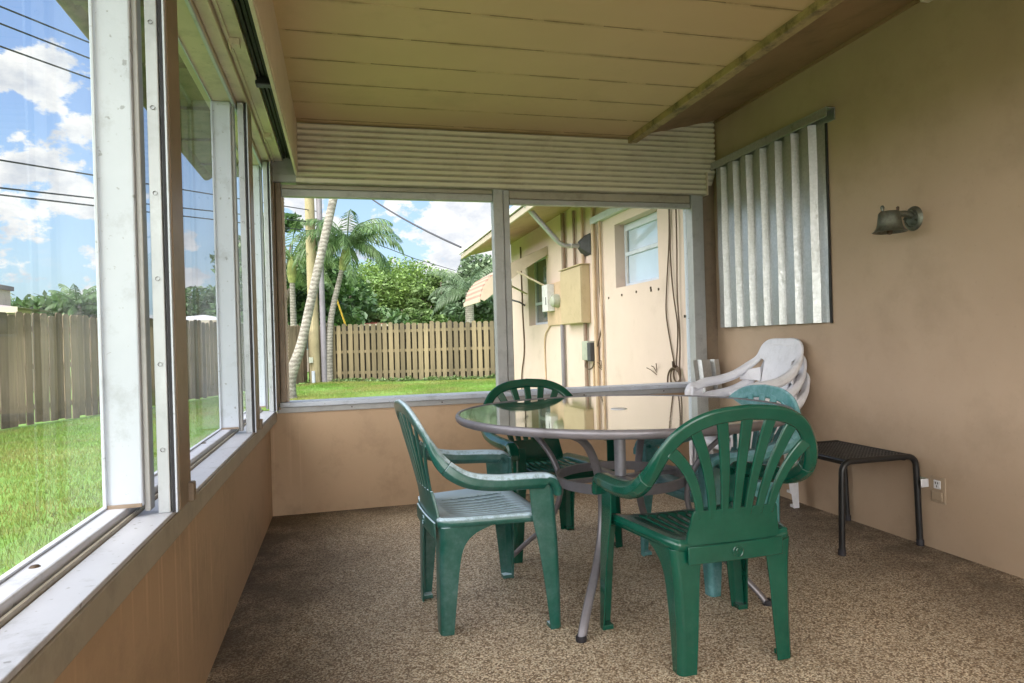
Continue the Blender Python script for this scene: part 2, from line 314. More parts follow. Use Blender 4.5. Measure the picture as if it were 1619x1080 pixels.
# ------------------------------------------------------------------ mesh builder
class MB:
    def __init__(s): s.v = []; s.f = []; s.sm = []
    def add(s, vs, fs, smooth=False):
        o = len(s.v); s.v += [tuple(x) for x in vs]
        s.f += [tuple(i+o for i in f) for f in fs]; s.sm += [smooth]*len(fs); return s
    def box(s, x0, x1, y0, y1, z0, z1):
        return s.add([(x0,y0,z0),(x1,y0,z0),(x1,y1,z0),(x0,y1,z0),(x0,y0,z1),(x1,y0,z1),(x1,y1,z1),(x0,y1,z1)],
                     [(0,3,2,1),(4,5,6,7),(0,1,5,4),(1,2,6,5),(2,3,7,6),(3,0,4,7)])
    def bar(s, a, b, w, t, upv=(0,0,1)):
        a, b = Vector(a), Vector(b); d = (b-a).normalized(); u = Vector(upv)
        sd = d.cross(u)
        if sd.length < 1e-4: sd = d.cross(Vector((1,0,0)))
        sd.normalize(); n = sd.cross(d)
        vs = [p+sd*(w/2*i)+n*(t/2*j) for p in (a, b) for i, j in ((-1,-1),(1,-1),(1,1),(-1,1))]
        return s.add(vs, [(0,1,2,3),(7,6,5,4),(0,4,5,1),(1,5,6,2),(2,6,7,3),(3,7,4,0)])
    def loft(s, secs, close=True, caps=True, smooth=True):
        n = len(secs[0]); vs = [p for c in secs for p in c]; fs = []
        for i in range(len(secs)-1):
            for j in range(n if close else n-1):
                k = (j+1) % n; fs.append((i*n+j, i*n+k, (i+1)*n+k, (i+1)*n+j))
        s.add(vs, fs, smooth)
        if caps and close:
            o = len(s.v)-len(vs)
            s.f += [tuple(o+j for j in reversed(range(n))), tuple(o+(len(secs)-1)*n+j for j in range(n))]; s.sm += [False, False]
        return s
    def tube(s, path, r, seg=10, closed=False):
        P = [Vector(p) for p in path]; n = len(P); rs = r if isinstance(r, (list, tuple)) else [r]*n
        secs = []; prev = None
        for i in range(n):
            t = (P[(i+1) % n]-P[i-1]) if closed else (P[min(i+1, n-1)]-P[max(i-1, 0)])
            t.normalize()
            if prev is None:
                a = Vector((0,0,1)) if abs(t.z) < .9 else Vector((1,0,0)); x = t.cross(a).normalized()
            else: x = (prev-t*prev.dot(t)).normalized()
            prev = x; y = t.cross(x)
            secs.append([P[i]+x*(rs[i]*math.cos(k*2*math.pi/seg))+y*(rs[i]*math.sin(k*2*math.pi/seg)) for k in range(seg)])
        if closed: secs.append(secs[0]); return s.loft(secs, True, False)
        return s.loft(secs)
    def lathe(s, prof, c=(0,0,0), seg=32, cap=False):
        secs = [[(c[0]+r*math.cos(k*2*math.pi/seg), c[1]+r*math.sin(k*2*math.pi/seg), c[2]+z) for k in range(seg)] for r, z in prof]
        return s.loft(secs, True, cap)
    def prism(s, poly, axis, a, b):
        """polygon in the two other axes, extruded along axis"""
        def mk(p, w): return {'x': (w, p[0], p[1]), 'y': (p[0], w, p[1]), 'z': (p[0], p[1], w)}[axis]
        n = len(poly); vs = [mk(p, a) for p in poly]+[mk(p, b) for p in poly]
        return s.add(vs, [tuple(range(n)), tuple(reversed(range(n, 2*n)))]+[(i, n+i, n+(i+1) % n, (i+1) % n) for i in range(n)])
    def build(s, name, mat, parent=None, bevel=0., seg=2, solid=0.):
        me = bpy.data.meshes.new(name)
        off = parent_loc(parent)
        vs = [(x-off[0], y-off[1], z-off[2]) for x, y, z in s.v]
        me.from_pydata(vs, [], s.f); me.update()
        import bmesh
        bm = bmesh.new(); bm.from_mesh(me); bmesh.ops.recalc_face_normals(bm, faces=bm.faces); bm.to_mesh(me); bm.free()
        if len(s.sm) == len(me.polygons) and any(s.sm):
            me.polygons.foreach_set('use_smooth', s.sm); me.set_sharp_from_angle(angle=R(38))
        for mt in (mat if isinstance(mat, (list, tuple)) else [mat]): me.materials.append(mt)
        o = bpy.data.objects.new(name, me); col.objects.link(o)
        if parent: o.parent = parent
        if solid:
            md = o.modifiers.new('solid', 'SOLIDIFY'); md.thickness = solid; md.offset = 0
        if bevel:
            md = o.modifiers.new('bevel', 'BEVEL'); md.width = bevel; md.segments = seg; md.limit_method = 'ANGLE'; md.angle_limit = R(40)
        return o
def parent_loc(p):
    v = Vector((0,0,0))
    while p is not None: v += p.location; p = p.parent
    return v
def tag(o, label=None, cat=None, group=None, kind=None):
    if label: o['label'] = label
    if cat: o['category'] = cat
    if group: o['group'] = group
    if kind: o['kind'] = kind
    return o
def thing(name, label, cat, loc=(0,0,0), rz=0, group=None):
    o = bpy.data.objects.new(name, None); col.objects.link(o); o.location = loc; o.rotation_euler.z = rz
    o.empty_display_size = .05; return tag(o, label, cat, group)
def copy_tree(o, parent=None):
    c = o.copy(); col.objects.link(c); c.parent = parent
    for ch in list(o.children): copy_tree(ch, c)
    return c
def cr(pts, n=6):
    """Catmull-Rom through points (tuples of any length)"""
    P = [np.array(p, float) for p in pts]; P = [2*P[0]-P[1]]+P+[2*P[-1]-P[-2]]; out = []
    for i in range(1, len(P)-2):
        for k in range(n):
            t = k/n; out.append(.5*((2*P[i])+(-P[i-1]+P[i+1])*t+(2*P[i-1]-5*P[i]+4*P[i+1]-P[i+2])*t*t+(-P[i-1]+3*P[i]-3*P[i+1]+P[i+2])*t**3))
    out.append(P[-2]); return out
def rect(c, wd, nd, w, t):
    """rounded rectangle section around c: width along wd, thickness along nd"""
    c, wd, nd = Vector(c), Vector(wd).normalized(), Vector(nd).normalized(); a, b = w/2, t/2; q = min(a, b)*.6
    return [c+wd*x+nd*y for x, y in ((-a+q,-b),(a-q,-b),(a,-b+q),(a,b-q),(a-q,b),(-a+q,b),(-a,b-q),(-a,-b+q))]

# ------------------------------------------------------------------ room numbers
XL, XR, YB = -.436, 2.672, 4.33           # inner faces: knee wall, house wall, back wall
Y0 = -1.5                                  # porch goes on behind the camera
ZC = 2.425

# ------------------------------------------------------------------ setting
g = MB(); n = 60
gx = np.concatenate([np.linspace(-400, -30, 8), np.linspace(-24, 24, 33), np.linspace(30, 400, 8)])
gy = np.concatenate([np.linspace(-400, -20, 8), np.linspace(-14, 34, 33), np.linspace(40, 700, 9)])
vs = []; fs = []
for j, y in enumerate(gy):
    for i, x in enumerate(gx):
        z = -.085+(.010*math.sin(x*1.3+y*.7)+.008*math.sin(x*.6-y*1.1) if abs(x) < 24 and -14 <= y <= 34 else 0)
        if x > -2 and y < 6: z = -.10
        vs.append((x, y, z))
for j in range(len(gy)-1):
    for i in range(len(gx)-1):
        a = j*len(gx)+i; fs.append((a, a+1, a+1+len(gx), a+len(gx)))
g.add(vs, fs, True); tag(g.build('ground', M['grass_gr']), kind='structure')

MB().box(XL-.1, XR+.05, Y0, YB+.12, -.22, 0).build('floor', M['floor'])['kind'] = 'structure'

MB().box(-3.5, XR+.05, -8, Y0-.002, -.22, -.02).build('patio', M['patio'])['kind'] = 'structure'  # unseen pale slab added to bounce sunlight into the porch
# ceiling boards with open seams
c = MB(); y = 4.25-.295*20; edges = []
while y < YB+.05:
    c.box(-.25, 2.02, max(Y0, y+.0035), min(YB+.1, y+.2945), ZC, ZC+.03); edges.append(y+.2965); y += .295
ceil = tag(c.build('ceiling', M['ceiling'], None, .002, 1), kind='structure')
s = MB()
for e in edges:
    x = -.2
    while x < 2.0:                                           # grimy seam, broken into uneven runs
        ln = random.uniform(.15, .6); w = random.uniform(.0025, .005)
        if random.random() < .8: s.box(x, min(2.0, x+ln), e-w/2-.0, e+w/2, ZC-.0015, ZC+.012)
        x += ln+random.uniform(0, .12)
s.build('seam', M['seam'], ceil)

# ------------------------------------------------------------------ porch roof
rf = thing('porch_roof', 'flat porch roof with its low overhang above the left windows', 'roof', (.6, 1, ZC))
MB().box(-.56, 1.98, Y0-.2, YB+.25, ZC+.05, ZC+.13).build('roof_sheet', M['roof'], rf)
o = MB()
o.prism([(-.56, 2.30), (-.56, 2.475), (-.93, 2.40), (-.955, 2.30), (-.93, 2.262), (-.90, 2.262), (-.875, 2.285)], 'y', Y0-.2, 5.25)
o.build('overhang', M['gutter'], rf, .012, 3)
for k in range(14):
    yy = Y0+.3+k*.55
    if yy < 5.2: MB().box(-.90, -.57, yy, yy+.035, 2.275, 2.3).build('bracket', M['gutter'], rf)

# ------------------------------------------------------------------ left knee wall
kw = thing('knee_wall', 'low tan wall with drip streaks under the left windows', 'wall', (XL-.06, 1, -.1))
MB().box(XL-.11, XL, Y0, YB, -.1, .582).build('wall', M['wall_low'], kw)
MB().box(-.412, -.392, Y0, 4.30, .582, .640).build('sill_trim', M['trim'], kw, .003)
MB().box(-.435, -.412, Y0, 4.30, .578, .630).build('trim_backing', M['trim'], kw)
MB().box(-.470, -.394, Y0, 4.30, .6415, .652).build('inner_sill', M['white_sill'], kw, .002)
MB().box(-.482, -.470, Y0, 4.33, .60, .646).build('groove', M['dark'], kw)
MB().box(-.545, -.482, Y0, 4.33, .582, .676).build('outer_sill', M['white_sill'], kw, .004)
MB().box(-.478, -.4715, Y0, 4.31, .646, .660).build('groove_lip', M['trim'], kw, .001)
sc = MB()
for yy in (.55, 1.28, 2.2, 2.75, 3.6):
    MB().lathe([(.0, .004), (.006, .003), (.009, 0)], (-.515+random.uniform(-.01, .01), yy, .676), 10).build('sill_screw', M['screw'], kw)

# posts along the left wall
def left_post(y0, label, w=.055):
    t = thing('window_post', label, 'post', (-.50, y0, .676), 0, 'white posts of the left window wall')
    MB().box(-.531, -.450, y0, y0+w, .676, 2.135).build('post', M['white'], t, .004)
    MB().box(-.450, -.438, y0+.012, y0+w-.004, .662, 2.135).build('channel', M['greyframe'], t, .002)
    MB().box(-.529, -.452, y0-.006, y0-.001, .676, .684).build('base_caulk', M['taupe'], t)
    return t
left_post(1.695, 'thick white post nearest the camera, scuffed on its outer edge')
left_post(3.185, 'second white post from the camera, between the tinted pane and the far panes')
left_post(4.262, 'white post of the left window wall standing in the far corner')
left_post(.20, 'white post of the left window wall beside the camera')
left_post(-1.25, 'white post of the left window wall behind the camera')

def shutter_track(y0, label):
    t = thing('shutter_track', label, 'track', (-.40, y0, .652), 0, 'shutter tracks on the inner sill')
    MB().box(-.424, -.398, y0, y0+.016, .652, 2.14).build('guide_strip', M['alu'], t, .002)
    MB().box(-.394, -.386, y0+.003, y0+.017, .652, 2.14).build('slot', M['rubber'], t)
    MB().box(-.386, -.382, y0-.002, y0+.012, .652, 2.14).build('edge_strip', M['white'], t)
    MB().box(-.396, -.380, y0+.018, y0+.135, .652, 2.14).build('face', M['taupe'], t, .002)
    MB().box(-.424, -.397, y0+.017, y0+.135, .655, 2.14).build('body', M['alu'], t)
    MB().box(-.394, -.368, y0+.105, y0+.135, .652, .70).build('foot_clip', M['taupe'], t, .003)
    s = MB()
    for k in range(7):
        zz = .80+k*.2; s = MB().lathe([(0, .0), (.0045, .0), (.005, .002), (.005, .005)], (0, 0, 0), 8)
        nv = 32; s.v[-nv:] = [(-.411+vx, y0-vz*.6+.0005, zz+vy) for vx, vy, vz in s.v[-nv:]]
        s.build('screw', M['screw'], t)
    return t
shutter_track(1.715, 'taupe shutter track with dark slot beside the nearest white post')
shutter_track(3.205, 'shutter track beside the second white post, middle of the row')
shutter_track(4.195, 'shutter track nearest the back corner')
shutter_track(.10, 'shutter track beside the camera')

# panes between the posts
def pane(y0, y1, mat, label, fr='white'):
    t = thing('window_pane', label, 'window', (-.50, y0, .676), 0, 'glazed bays of the left wall')
    MB().add([(-.5265, y0+.006, .682), (-.5265, y1-.006, .682), (-.5265, y1-.006, 2.127), (-.5265, y0+.006, 2.127)], [(0,1,2,3)]).build('glass', mat, t)
    f = MB(); f.box(-.5305, -.5225, y0+.001, y0+.006, .677, 2.134); f.box(-.5305, -.5225, y1-.006, y1-.001, .677, 2.134)
    f.box(-.5305, -.5225, y0+.006, y1-.006, .677, .682); f.box(-.5305, -.5225, y0+.006, y1-.006, 2.127, 2.134)
    f.build('frame', M[fr], t, .002)
    return t
pane(.267, 1.692, M['glass'], 'clear glazed bay at the left edge of the photo')
pane(1.753, 3.182, M['glass_tint'], 'grey tinted window pane behind the nearest post')
pane(3.243, 4.259, M['glass'], 'narrow far pane seen edge-on near the back corner', 'alu')

# header and left shutter housing
hd = thing('window_header', 'white header rail across the top of the left windows', 'header', (-.45, 1, 2.12))
MB().box(-.556, -.432, Y0, 4.33, 2.136, 2.25).build('head_rail', M['cream'], hd, .003)
MB().box(-.430, -.384, Y0, 4.31, 2.150, 2.19).build('cream_rail', M['cream'], hd, .004)
MB().box(-.442, -.431, Y0, 4.31, 2.118, 2.134).build('drip_edge', M['white'], hd, .001)
hs = thing('shutter_housing', 'cream roll shutter housing running along the left wall under the ceiling', 'shutter box', (-.3, 1, 2.1))
MB().box(-.383, -.318, Y0, 4.31, 2.176, 2.19).build('soffit_strip', M['cream'], hs, .002)
MB().box(-.375, -.365, Y0, 4.31, 2.168, 2.1755).build('soffit_bead', M['cream'], hs)
MB().box(-.56, -.24, Y0, 4.33, 2.30, 2.40).build('box', M['cream'], hs)
sl = MB()
for k, xx in enumerate((-.314, -.297, -.280, -.263)):
    sl.box(xx, xx+.012, Y0, 4.30, 2.19+.006*(k % 2), 2.30)
sl.build('rolled_slats', M['dark'], hs)
MB().box(-.246, -.232, Y0, 4.295, 2.090, 2.112).build('lip', M['cream'], hs, .002)
f = MB(); z = 2.112; prof = [(-.232, z)]
while z < ZC-.004:                                            # finely ribbed inner face
    prof += [(-.228, z+.003), (-.228, z+.013), (-.233, z+.016)]; z += .017
prof += [(-.246, ZC-.002), (-.246, 2.112)]
f.prism(prof, 'y', Y0, 4.295); f.build('ribbed_face', M['ribs_l'], hs)
for yy in (2.62, 3.75):
    b = MB(); b.box(-.372, -.332, yy, yy+.04, 2.150, 2.1755); b.box(-.368, -.362, yy-.001, yy+.041, 2.135, 2.175)
    b.build('bracket', M['cream'], hs, .002)
for yy in (3.02,): MB().box(-.325, -.24, yy, yy+.05, 2.16, 2.2).build('slat_clip', M['black'], hs, .004)

# ------------------------------------------------------------------ back wall
bw = thing('knee_wall', 'low tan wall below the back windows, behind the table', 'wall', (1.1, YB, -.1))
MB().box(XL-.05, XR, YB, YB+.11, -.1, .628).build('wall', M['wall_low_b'], bw)
MB().box(-.39, XR-.1, YB-.012, YB+.12, .6285, .664).build('sill_trim', M['greyframe'], bw, .003)
MB().box(-.395, XR-.1, YB-.03, YB+.15, .6645, .694).build('sill', M['white'], bw, .004)
s = MB()
for xx in (.05, .62, .93, 1.6, 2.2):
    MB().box(xx, xx+.008, YB-.0145, YB-.0125, .644, .652).build('screw', M['screw'], bw)

def back_post(x0, x1, label, mat='greyframe'):
    t = thing('window_post', label, 'post', ((x0+x1)/2, YB, .694), 0, 'grey posts of the back window wall')
    w = x1-x0
    MB().box(x0, x0+w*.60, YB-.005, YB+.075, .6945, 2.05).build('post', M[mat], t, .004)
    MB().box(x0+w*.63, x1, YB+.004, YB+.075, .6945, 2.05).build('channel', M[mat], t, .004)
    MB().box(x0+w*.58, x0+w*.65, YB+.02, YB+.07, .6945, 2.05).build('groove', M['dark'], t)
    return t
back_post(1.005, 1.118, 'grey middle post between the two back window bays')
back_post(2.468, 2.566, 'grey post at the right end of the back windows beside the house wall')
back_post(-.428, -.335, 'grey corner post at the left end of the back windows', 'taupe')
MB().box(2.566, XR, YB+.03, YB+.11, .6285, 2.30).build('jamb_filler', M['taupe'], bw)

bh = thing('shutter_housing', 'cream ribbed roll shutter housing across the top of the back windows', 'shutter box', (1.1, YB, 2.05))
prof = []; z = 2.056; yf = 4.30
prof.append((yf+.004, 2.044)); prof.append((yf-.004, 2.046)); prof.append((yf-.004, 2.072)); z = 2.074
while z < 2.62:
    prof += [(yf+.014, z+.002), (yf+.014, z+.009), (yf+.006, z+.016), (yf-.002, z+.019), (yf-.003, z+.028), (yf-.001, z+.036)]; z += .0375
prof += [(yf+.12, z), (yf+.12, 2.044)]
zlow = [p for p in prof if p[1] <= 2.425]; top = [(yf+.12, 2.425), (yf+.12, 2.044)]
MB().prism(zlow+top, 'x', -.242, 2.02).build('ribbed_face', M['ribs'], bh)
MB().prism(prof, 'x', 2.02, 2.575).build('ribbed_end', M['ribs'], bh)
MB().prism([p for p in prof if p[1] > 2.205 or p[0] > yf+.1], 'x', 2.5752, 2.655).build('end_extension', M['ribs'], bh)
MB().box(2.5755, 2.588, yf-.01, yf+.11, 2.04, 2.205).build('end_cap', M['cream'], bh, .002)
def shutter_bar(x0, x1, zs, label):
    t = thing('shutter_curtain', label, 'shutter', ((x0+x1)/2, YB, zs[0]), 0, 'shutter bars above the back windows')
    MB().box(x0, x1, YB+.005, YB+.05, zs[0], zs[1]).build('bottom_bar', M['greyframe'], t, .004)
    MB().box(x0, x1, YB+.012, YB+.045, zs[1]+.004, 2.042).build('slat', M['trim'], t, .003)
    return t
shutter_bar(-.333, 1.003, (1.966, 2.012), 'grey shutter bottom bar above the left back bay')
shutter_bar(1.120, 2.466, (1.950, 1.985), 'grey shutter bottom bar above the right back bay')
MB().box(-.43, -.226, YB+.0, YB+.08, 2.052, 2.30).build('corner_cover', M['greyframe'], bh, .003)
MB().box(-.40, -.232, YB-.012, YB-.001, 2.055, 2.10).build('corner_rail', M['greyframe'], bh, .003)

# left window edge guide (perforated white edge seen beside the palm)
t = thing('screen_track', 'thin pale perforated track on the left edge of the back window', 'track', (-.325, YB+.05, .695))
MB().box(-.3345, -.322, YB+.03, YB+.055, .695, 1.965).build('strip', M['cream'], t)
s = MB()
for k in range(60): s.box(-.3215, -.319, YB+.035, YB+.05, .71+k*.021, .721+k*.021)
s.build('tooth', M['cream'], t)

# ------------------------------------------------------------------ the house
hs = thing('house', 'tan stucco house whose wall closes the porch and runs on outside', 'house', (XR, 4, -.1))
YE = 10.35
W1 = (5.265, 6.19, 1.53, 2.16); W2 = (8.49, 9.40, 1.25, 2.24)
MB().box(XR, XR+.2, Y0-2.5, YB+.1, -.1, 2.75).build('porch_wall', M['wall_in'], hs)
w = MB(); ys = [YB+.1, W1[0], W1[1], W2[0], W2[1], YE]
for a, b, wd in ((ys[0], ys[1], None), (ys[1], ys[2], W1), (ys[2], ys[3], None), (ys[3], ys[4], W2), (ys[4], ys[5], None)):
    if wd: w.box(XR, XR+.2, a, b, -.1, wd[2]); w.box(XR, XR+.2, a, b, wd[3], 2.75)
    else: w.box(XR, XR+.2, a, b, -.1, 2.75)
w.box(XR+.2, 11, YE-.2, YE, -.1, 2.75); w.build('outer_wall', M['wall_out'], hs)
MB().box(XR+.6, XR+.65, 4.6, YE-.3, 0, 2.6).build('dark_backing', M['dark'], hs)  # dark sheet added to stand for the unlit room behind the windows
def soffit(y0, y1, mat):
    MB().add([(2.005, y0, 2.432), (XR+.02, y0, 2.59), (XR+.02, y1, 2.59), (2.005, y1, 2.432), (2.005, y0, 2.45), (XR+.02, y0, 2.61), (XR+.02, y1, 2.61), (2.005, y1, 2.45)],
         [(0,3,2,1),(4,5,6,7),(0,1,5,4),(1,2,6,5),(2,3,7,6),(3,0,4,7)]).build('soffit', M[mat], hs)
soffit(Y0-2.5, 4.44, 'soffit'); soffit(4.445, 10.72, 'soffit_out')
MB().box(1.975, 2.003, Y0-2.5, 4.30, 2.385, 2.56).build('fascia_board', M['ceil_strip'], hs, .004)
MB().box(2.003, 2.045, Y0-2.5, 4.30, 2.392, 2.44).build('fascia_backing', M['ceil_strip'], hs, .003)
MB().box(1.93, 1.955, 4.50, 10.74, 2.395, 2.465).build('fascia_board', M['awning'], hs, .004)
MB().box(1.955, 2.006, 4.45, 10.74, 2.41, 2.44).build('fascia_backing', M['soffit_out'], hs)
MB().box(1.905, 1.93, 4.50, 10.78, 2.472, 2.545).build('drip_edge', M['roof'], hs, .003)
MB().add([(1.918, 4.51, 2.552), (6.5, 4.51, 3.65), (6.5, 10.77, 3.65), (1.918, 10.77, 2.552), (1.918, 4.51, 2.49), (6.5, 4.51, 3.58), (6.5, 10.77, 3.58), (1.918, 10.77, 2.49)],
         [(0,1,2,3),(7,6,5,4),(0,4,5,1),(1,5,6,2),(2,6,7,3),(3,7,4,0)]).build('roof', M['roof'], hs)
MB().add([(1.99, Y0-2.5, 2.56), (6.5, Y0-2.5, 3.65), (6.5, 4.49, 3.65), (1.99, 4.49, 2.56), (1.99, Y0-2.5, 2.60), (6.5, Y0-2.5, 3.70), (6.5, 4.49, 3.70), (1.99, 4.49, 2.60)],
         [(0,3,2,1),(4,5,6,7),(0,1,5,4),(1,2,6,5),(2,3,7,6),(3,0,4,7)]).build('roof', M['roof'], hs)
MB().box(XR-.012, XR-.001, Y0-2.5, 4.29, 2.565, 2.582).build('wall_bead', M['soffit'], hs)
def house_window(W, mat, mid):
    y0, y1, z0, z1 = W; X = XR+.10
    f = MB().box(X, X+.03, y0+.002, y0+.05, z0+.002, z1-.002).box(X, X+.03, y1-.04, y1-.002, z0+.002, z1-.002).box(X, X+.03, y0+.05, y1-.04, z1-.07, z1-.002).box(X, X+.03, y0+.05, y1-.04, z0+.002, z0+.04).build('window', M['white'], hs, .003)
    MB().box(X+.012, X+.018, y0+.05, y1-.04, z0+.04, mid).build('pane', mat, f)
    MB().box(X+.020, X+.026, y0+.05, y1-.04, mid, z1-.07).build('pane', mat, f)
    MB().box(X-.008, X+.024, y0+.048, y1-.038, mid-.02, mid+.018).build('meeting_rail', M['white'], f, .003)
    MB().box(X+.0, X+.011, y1-.075, y1-.04, z0+.04, mid-.02).build('sash_stile', M['greyframe'], f)
    MB().box(X+.0, X+.019, y1-.075, y1-.04, mid+.018, z1-.07).build('sash_stile', M['greyframe'], f)
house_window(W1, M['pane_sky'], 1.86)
house_window(W2, M['pane_dark'], 1.56)
s = MB()
for yy, zz in ((6.38, 1.445), (6.05, 1.452), (5.72, 1.456), (5.42, 1.468), (5.415, 1.445), (5.27, 1.443), (4.83, 1.19)):
    MB().box(XR-.008, XR-.0005, yy-.011, yy+.011, zz-.011, zz+.011).build('anchor_screw', M['screw'], hs, .003)
# header rail over the first window: a storm panel track
t = thing('panel_track', 'white storm panel track over the outside sash window', 'track', (XR, 5.8, 2.26))
MB().box(XR-.055, XR-.001, 4.75, 6.72, 2.255, 2.262).box(XR-.055, XR-.047, 4.75, 6.72, 2.2625, 2.325).box(XR-.012, XR-.0015, 4.75, 6.72, 2.2625, 2.33).build('rail', M['white'], t, .002)

# clamshell awning over the far window
aw = thing('awning', 'cream clamshell window awning with pinkish slatted front on the outside wall', 'awning', (XR, 8.9, 2.28))
p1 = [(XR-.005, 2.27), (2.42, 2.16), (2.14, 2.03), (1.93, 1.90), (1.80, 1.75), (1.745, 1.58)]
pc = [tuple(x) for x in cr(p1, 5)]
ya, yb = 8.40, 9.50
def sheet(mb, y0, y1, i0, i1):
    for i in range(i0, i1):
        (xa, za), (xb, zb) = pc[i], pc[i+1]
        mb.add([(xa, y0, za), (xa, y1, za), (xb, y1, zb), (xb, y0, zb)], [(0,1,2,3)], True)
t1 = MB(); sheet(t1, ya, yb, 0, 15); t1.build('hood', M['awning'], aw, solid=.008)
t2 = MB()
for k in range(15, 25):
    (xa, za), (xb, zb) = pc[k], pc[k+1]
    MB().box(min(xa, xb)-.004, max(xa, xb)+.006, ya+.02, yb-.02, zb+.004, za).build('front_slat', M['awnstripe' if k % 2 else 'awning'], aw)
for yy in (ya, yb):                                           # triangular sides
    pl = [(x, z) for x, z in pc]+[(1.80, 1.56), (2.30, 1.94), (XR-.005, 2.16)]
    MB().prism(pl, 'y', yy-.004, yy+.004).build('side_panel', M['awning'], aw)
MB().bar((1.735, ya, 1.575), (1.735, yb, 1.575), .02, .06).build('front_edge', M['awning'], aw)
for yy in (ya+.02, yb-.02): MB().tube([(2.24, yy-.02, 1.94), (XR-.006, yy-.02, 1.72)], .014, 8).build('brace', M['cream'], aw)

# things fixed on the outer wall
t = thing('breaker_box', 'tall tan steel electrical box on the outside wall', 'electrical box', (XR, 7.2, 1.2))
MB().box(XR-.10, XR-.001, 6.90, 7.60, 1.21, 1.85).build('box', M['tanbox'], t, .006)
MB().box(XR-.112, XR-.1005, 6.905, 7.595, 1.215, 1.835).build('door', M['tanbox'], t, .004)
MB().box(XR-.125, XR-.001, 6.885, 7.615, 1.8505, 1.862).build('rain_lip', M['tanbox'], t, .002)
t = thing('backboard', 'flat tan panel on the outside wall behind the white meter', 'panel', (XR, 7.9, 1.2))
MB().box(XR-.03, XR-.001, 7.70, 8.40, 1.22, 1.76).build('board', M['pipe_tan'], t, .004)
t = thing('meter', 'white box with a round grey glass meter on the outside wall', 'meter', (XR-.03, 8.1, 1.4))
MB().box(XR-.13, XR-.0305, 8.08, 8.30, 1.40, 1.74).build('box', M['label'], t, .006)
MB().box(XR-.1315, XR-.1301, 8.12, 8.15, 1.48, 1.58).build('mark', M['black'], t)
d = MB(); d.lathe([(0, .10), (.05, .10), (.075, .08), (.085, .03), (.085, 0)], (0,0,0), 20)
d.v = [(XR-.0305-z, 7.93+x, 1.52+y) for x, y, z in d.v]; d.build('dial', M['greybox'], t)
def riser(y, r, z0, z1, mat, label, off=.012, nm='conduit'):
    o = MB().tube([(XR-r-off, y, z0), (XR-r-off, y, z1)], r, 10).build(nm, M[mat]); tag(o, label, 'conduit', 'conduits on the outside wall'); return o
riser(7.66, .026, 1.76, 2.56, 'pipe_brown', 'brown conduit rising from the flat panel to the eave')
riser(7.30, .017, 1.862, 2.52, 'pipe_brown', 'dark conduit rising above the middle of the tan steel box')
riser(7.02, .019, 1.862, 2.50, 'pipe_tan', 'conduit rising above the right side of the tan steel box')
riser(6.68, .022, .2, 2.50, 'pipe_tan', 'full height tan conduit right of the steel box')
riser(6.52, .014, .2, 2.30, 'pipe_tan', 'thin tan conduit left of the sash window')
riser(7.78, .026, -.05, 1.218, 'polegrey', 'mauve grey conduit dropping from the flat panel to the ground')
riser(7.00, .022, -.05, 1.208, 'pipe_brown', 'conduit dropping from the tan steel box to the ground')
riser(6.80, .014, -.05, .80, 'pipe_tan', 'thin conduit below the small grey box')
t = thing('junction_box', 'small grey green utility box low on the outside wall', 'utility box', (XR, 6.85, .8))
MB().box(XR-.09, XR-.001, 6.80, 6.99, .80, 1.01).build('box', M['greybox'], t, .006)
MB().box(XR-.10, XR-.001, 6.70, 6.795, .79, .99).build('side_module', M['darkgrey'], t, .006)
t_ = [(XR-.05, 6.93, .80), (XR-.07, 6.94, .74), (XR-.06, 6.88, .70), (XR-.04, 6.80, .72), (XR-.03, 6.76, .79)]
MB().tube([tuple(p) for p in cr(t_, 4)], .008, 6).build('loose_wire', M['cable'], t)
o = MB().tube([tuple(p) for p in cr([(XR-.012, 8.36, 1.22), (XR-.02, 8.55, 1.10), (XR-.012, 8.62, .9), (XR-.012, 8.60, .4), (XR-.012, 8.58, -.05)], 5)], .011, 6).build('meter_lead', M['pipe_tan'])
tag(o, 'thin pale cable hanging from the meter down the outside wall', 'cable')
o = MB().tube([tuple(p) for p in cr([(XR-.012, 6.58, 2.3), (XR-.012, 6.60, 1.6), (XR-.014, 6.55, 1.2), (XR-.03, 6.66, .95)], 6)], .009, 6).build('thin_cable', M['cable'])
tag(o, 'dark cable running down beside the tan conduit to the grey box', 'cable')
o = MB().tube([tuple(p) for p in cr([(XR-.012, 9.72, 2.45), (XR-.012, 9.70, 1.5), (XR-.014, 9.66, .9), (XR-.02, 9.82, .5), (XR-.02, 9.85, -.05)], 6)], .011, 6).build('thin_cable', M['cable'])
tag(o, 'dark cable at the far left end of the outside wall', 'cable')
o = MB().tube([(XR-.001, 9.6, 1.56), (XR-.12, 9.45, 1.60), (XR-.16, 9.95, 1.68)], .013, 6).build('hose_bracket', M['darkgrey'])
tag(o, 'short dark rod sticking out of the outside wall by the awning', 'bracket')
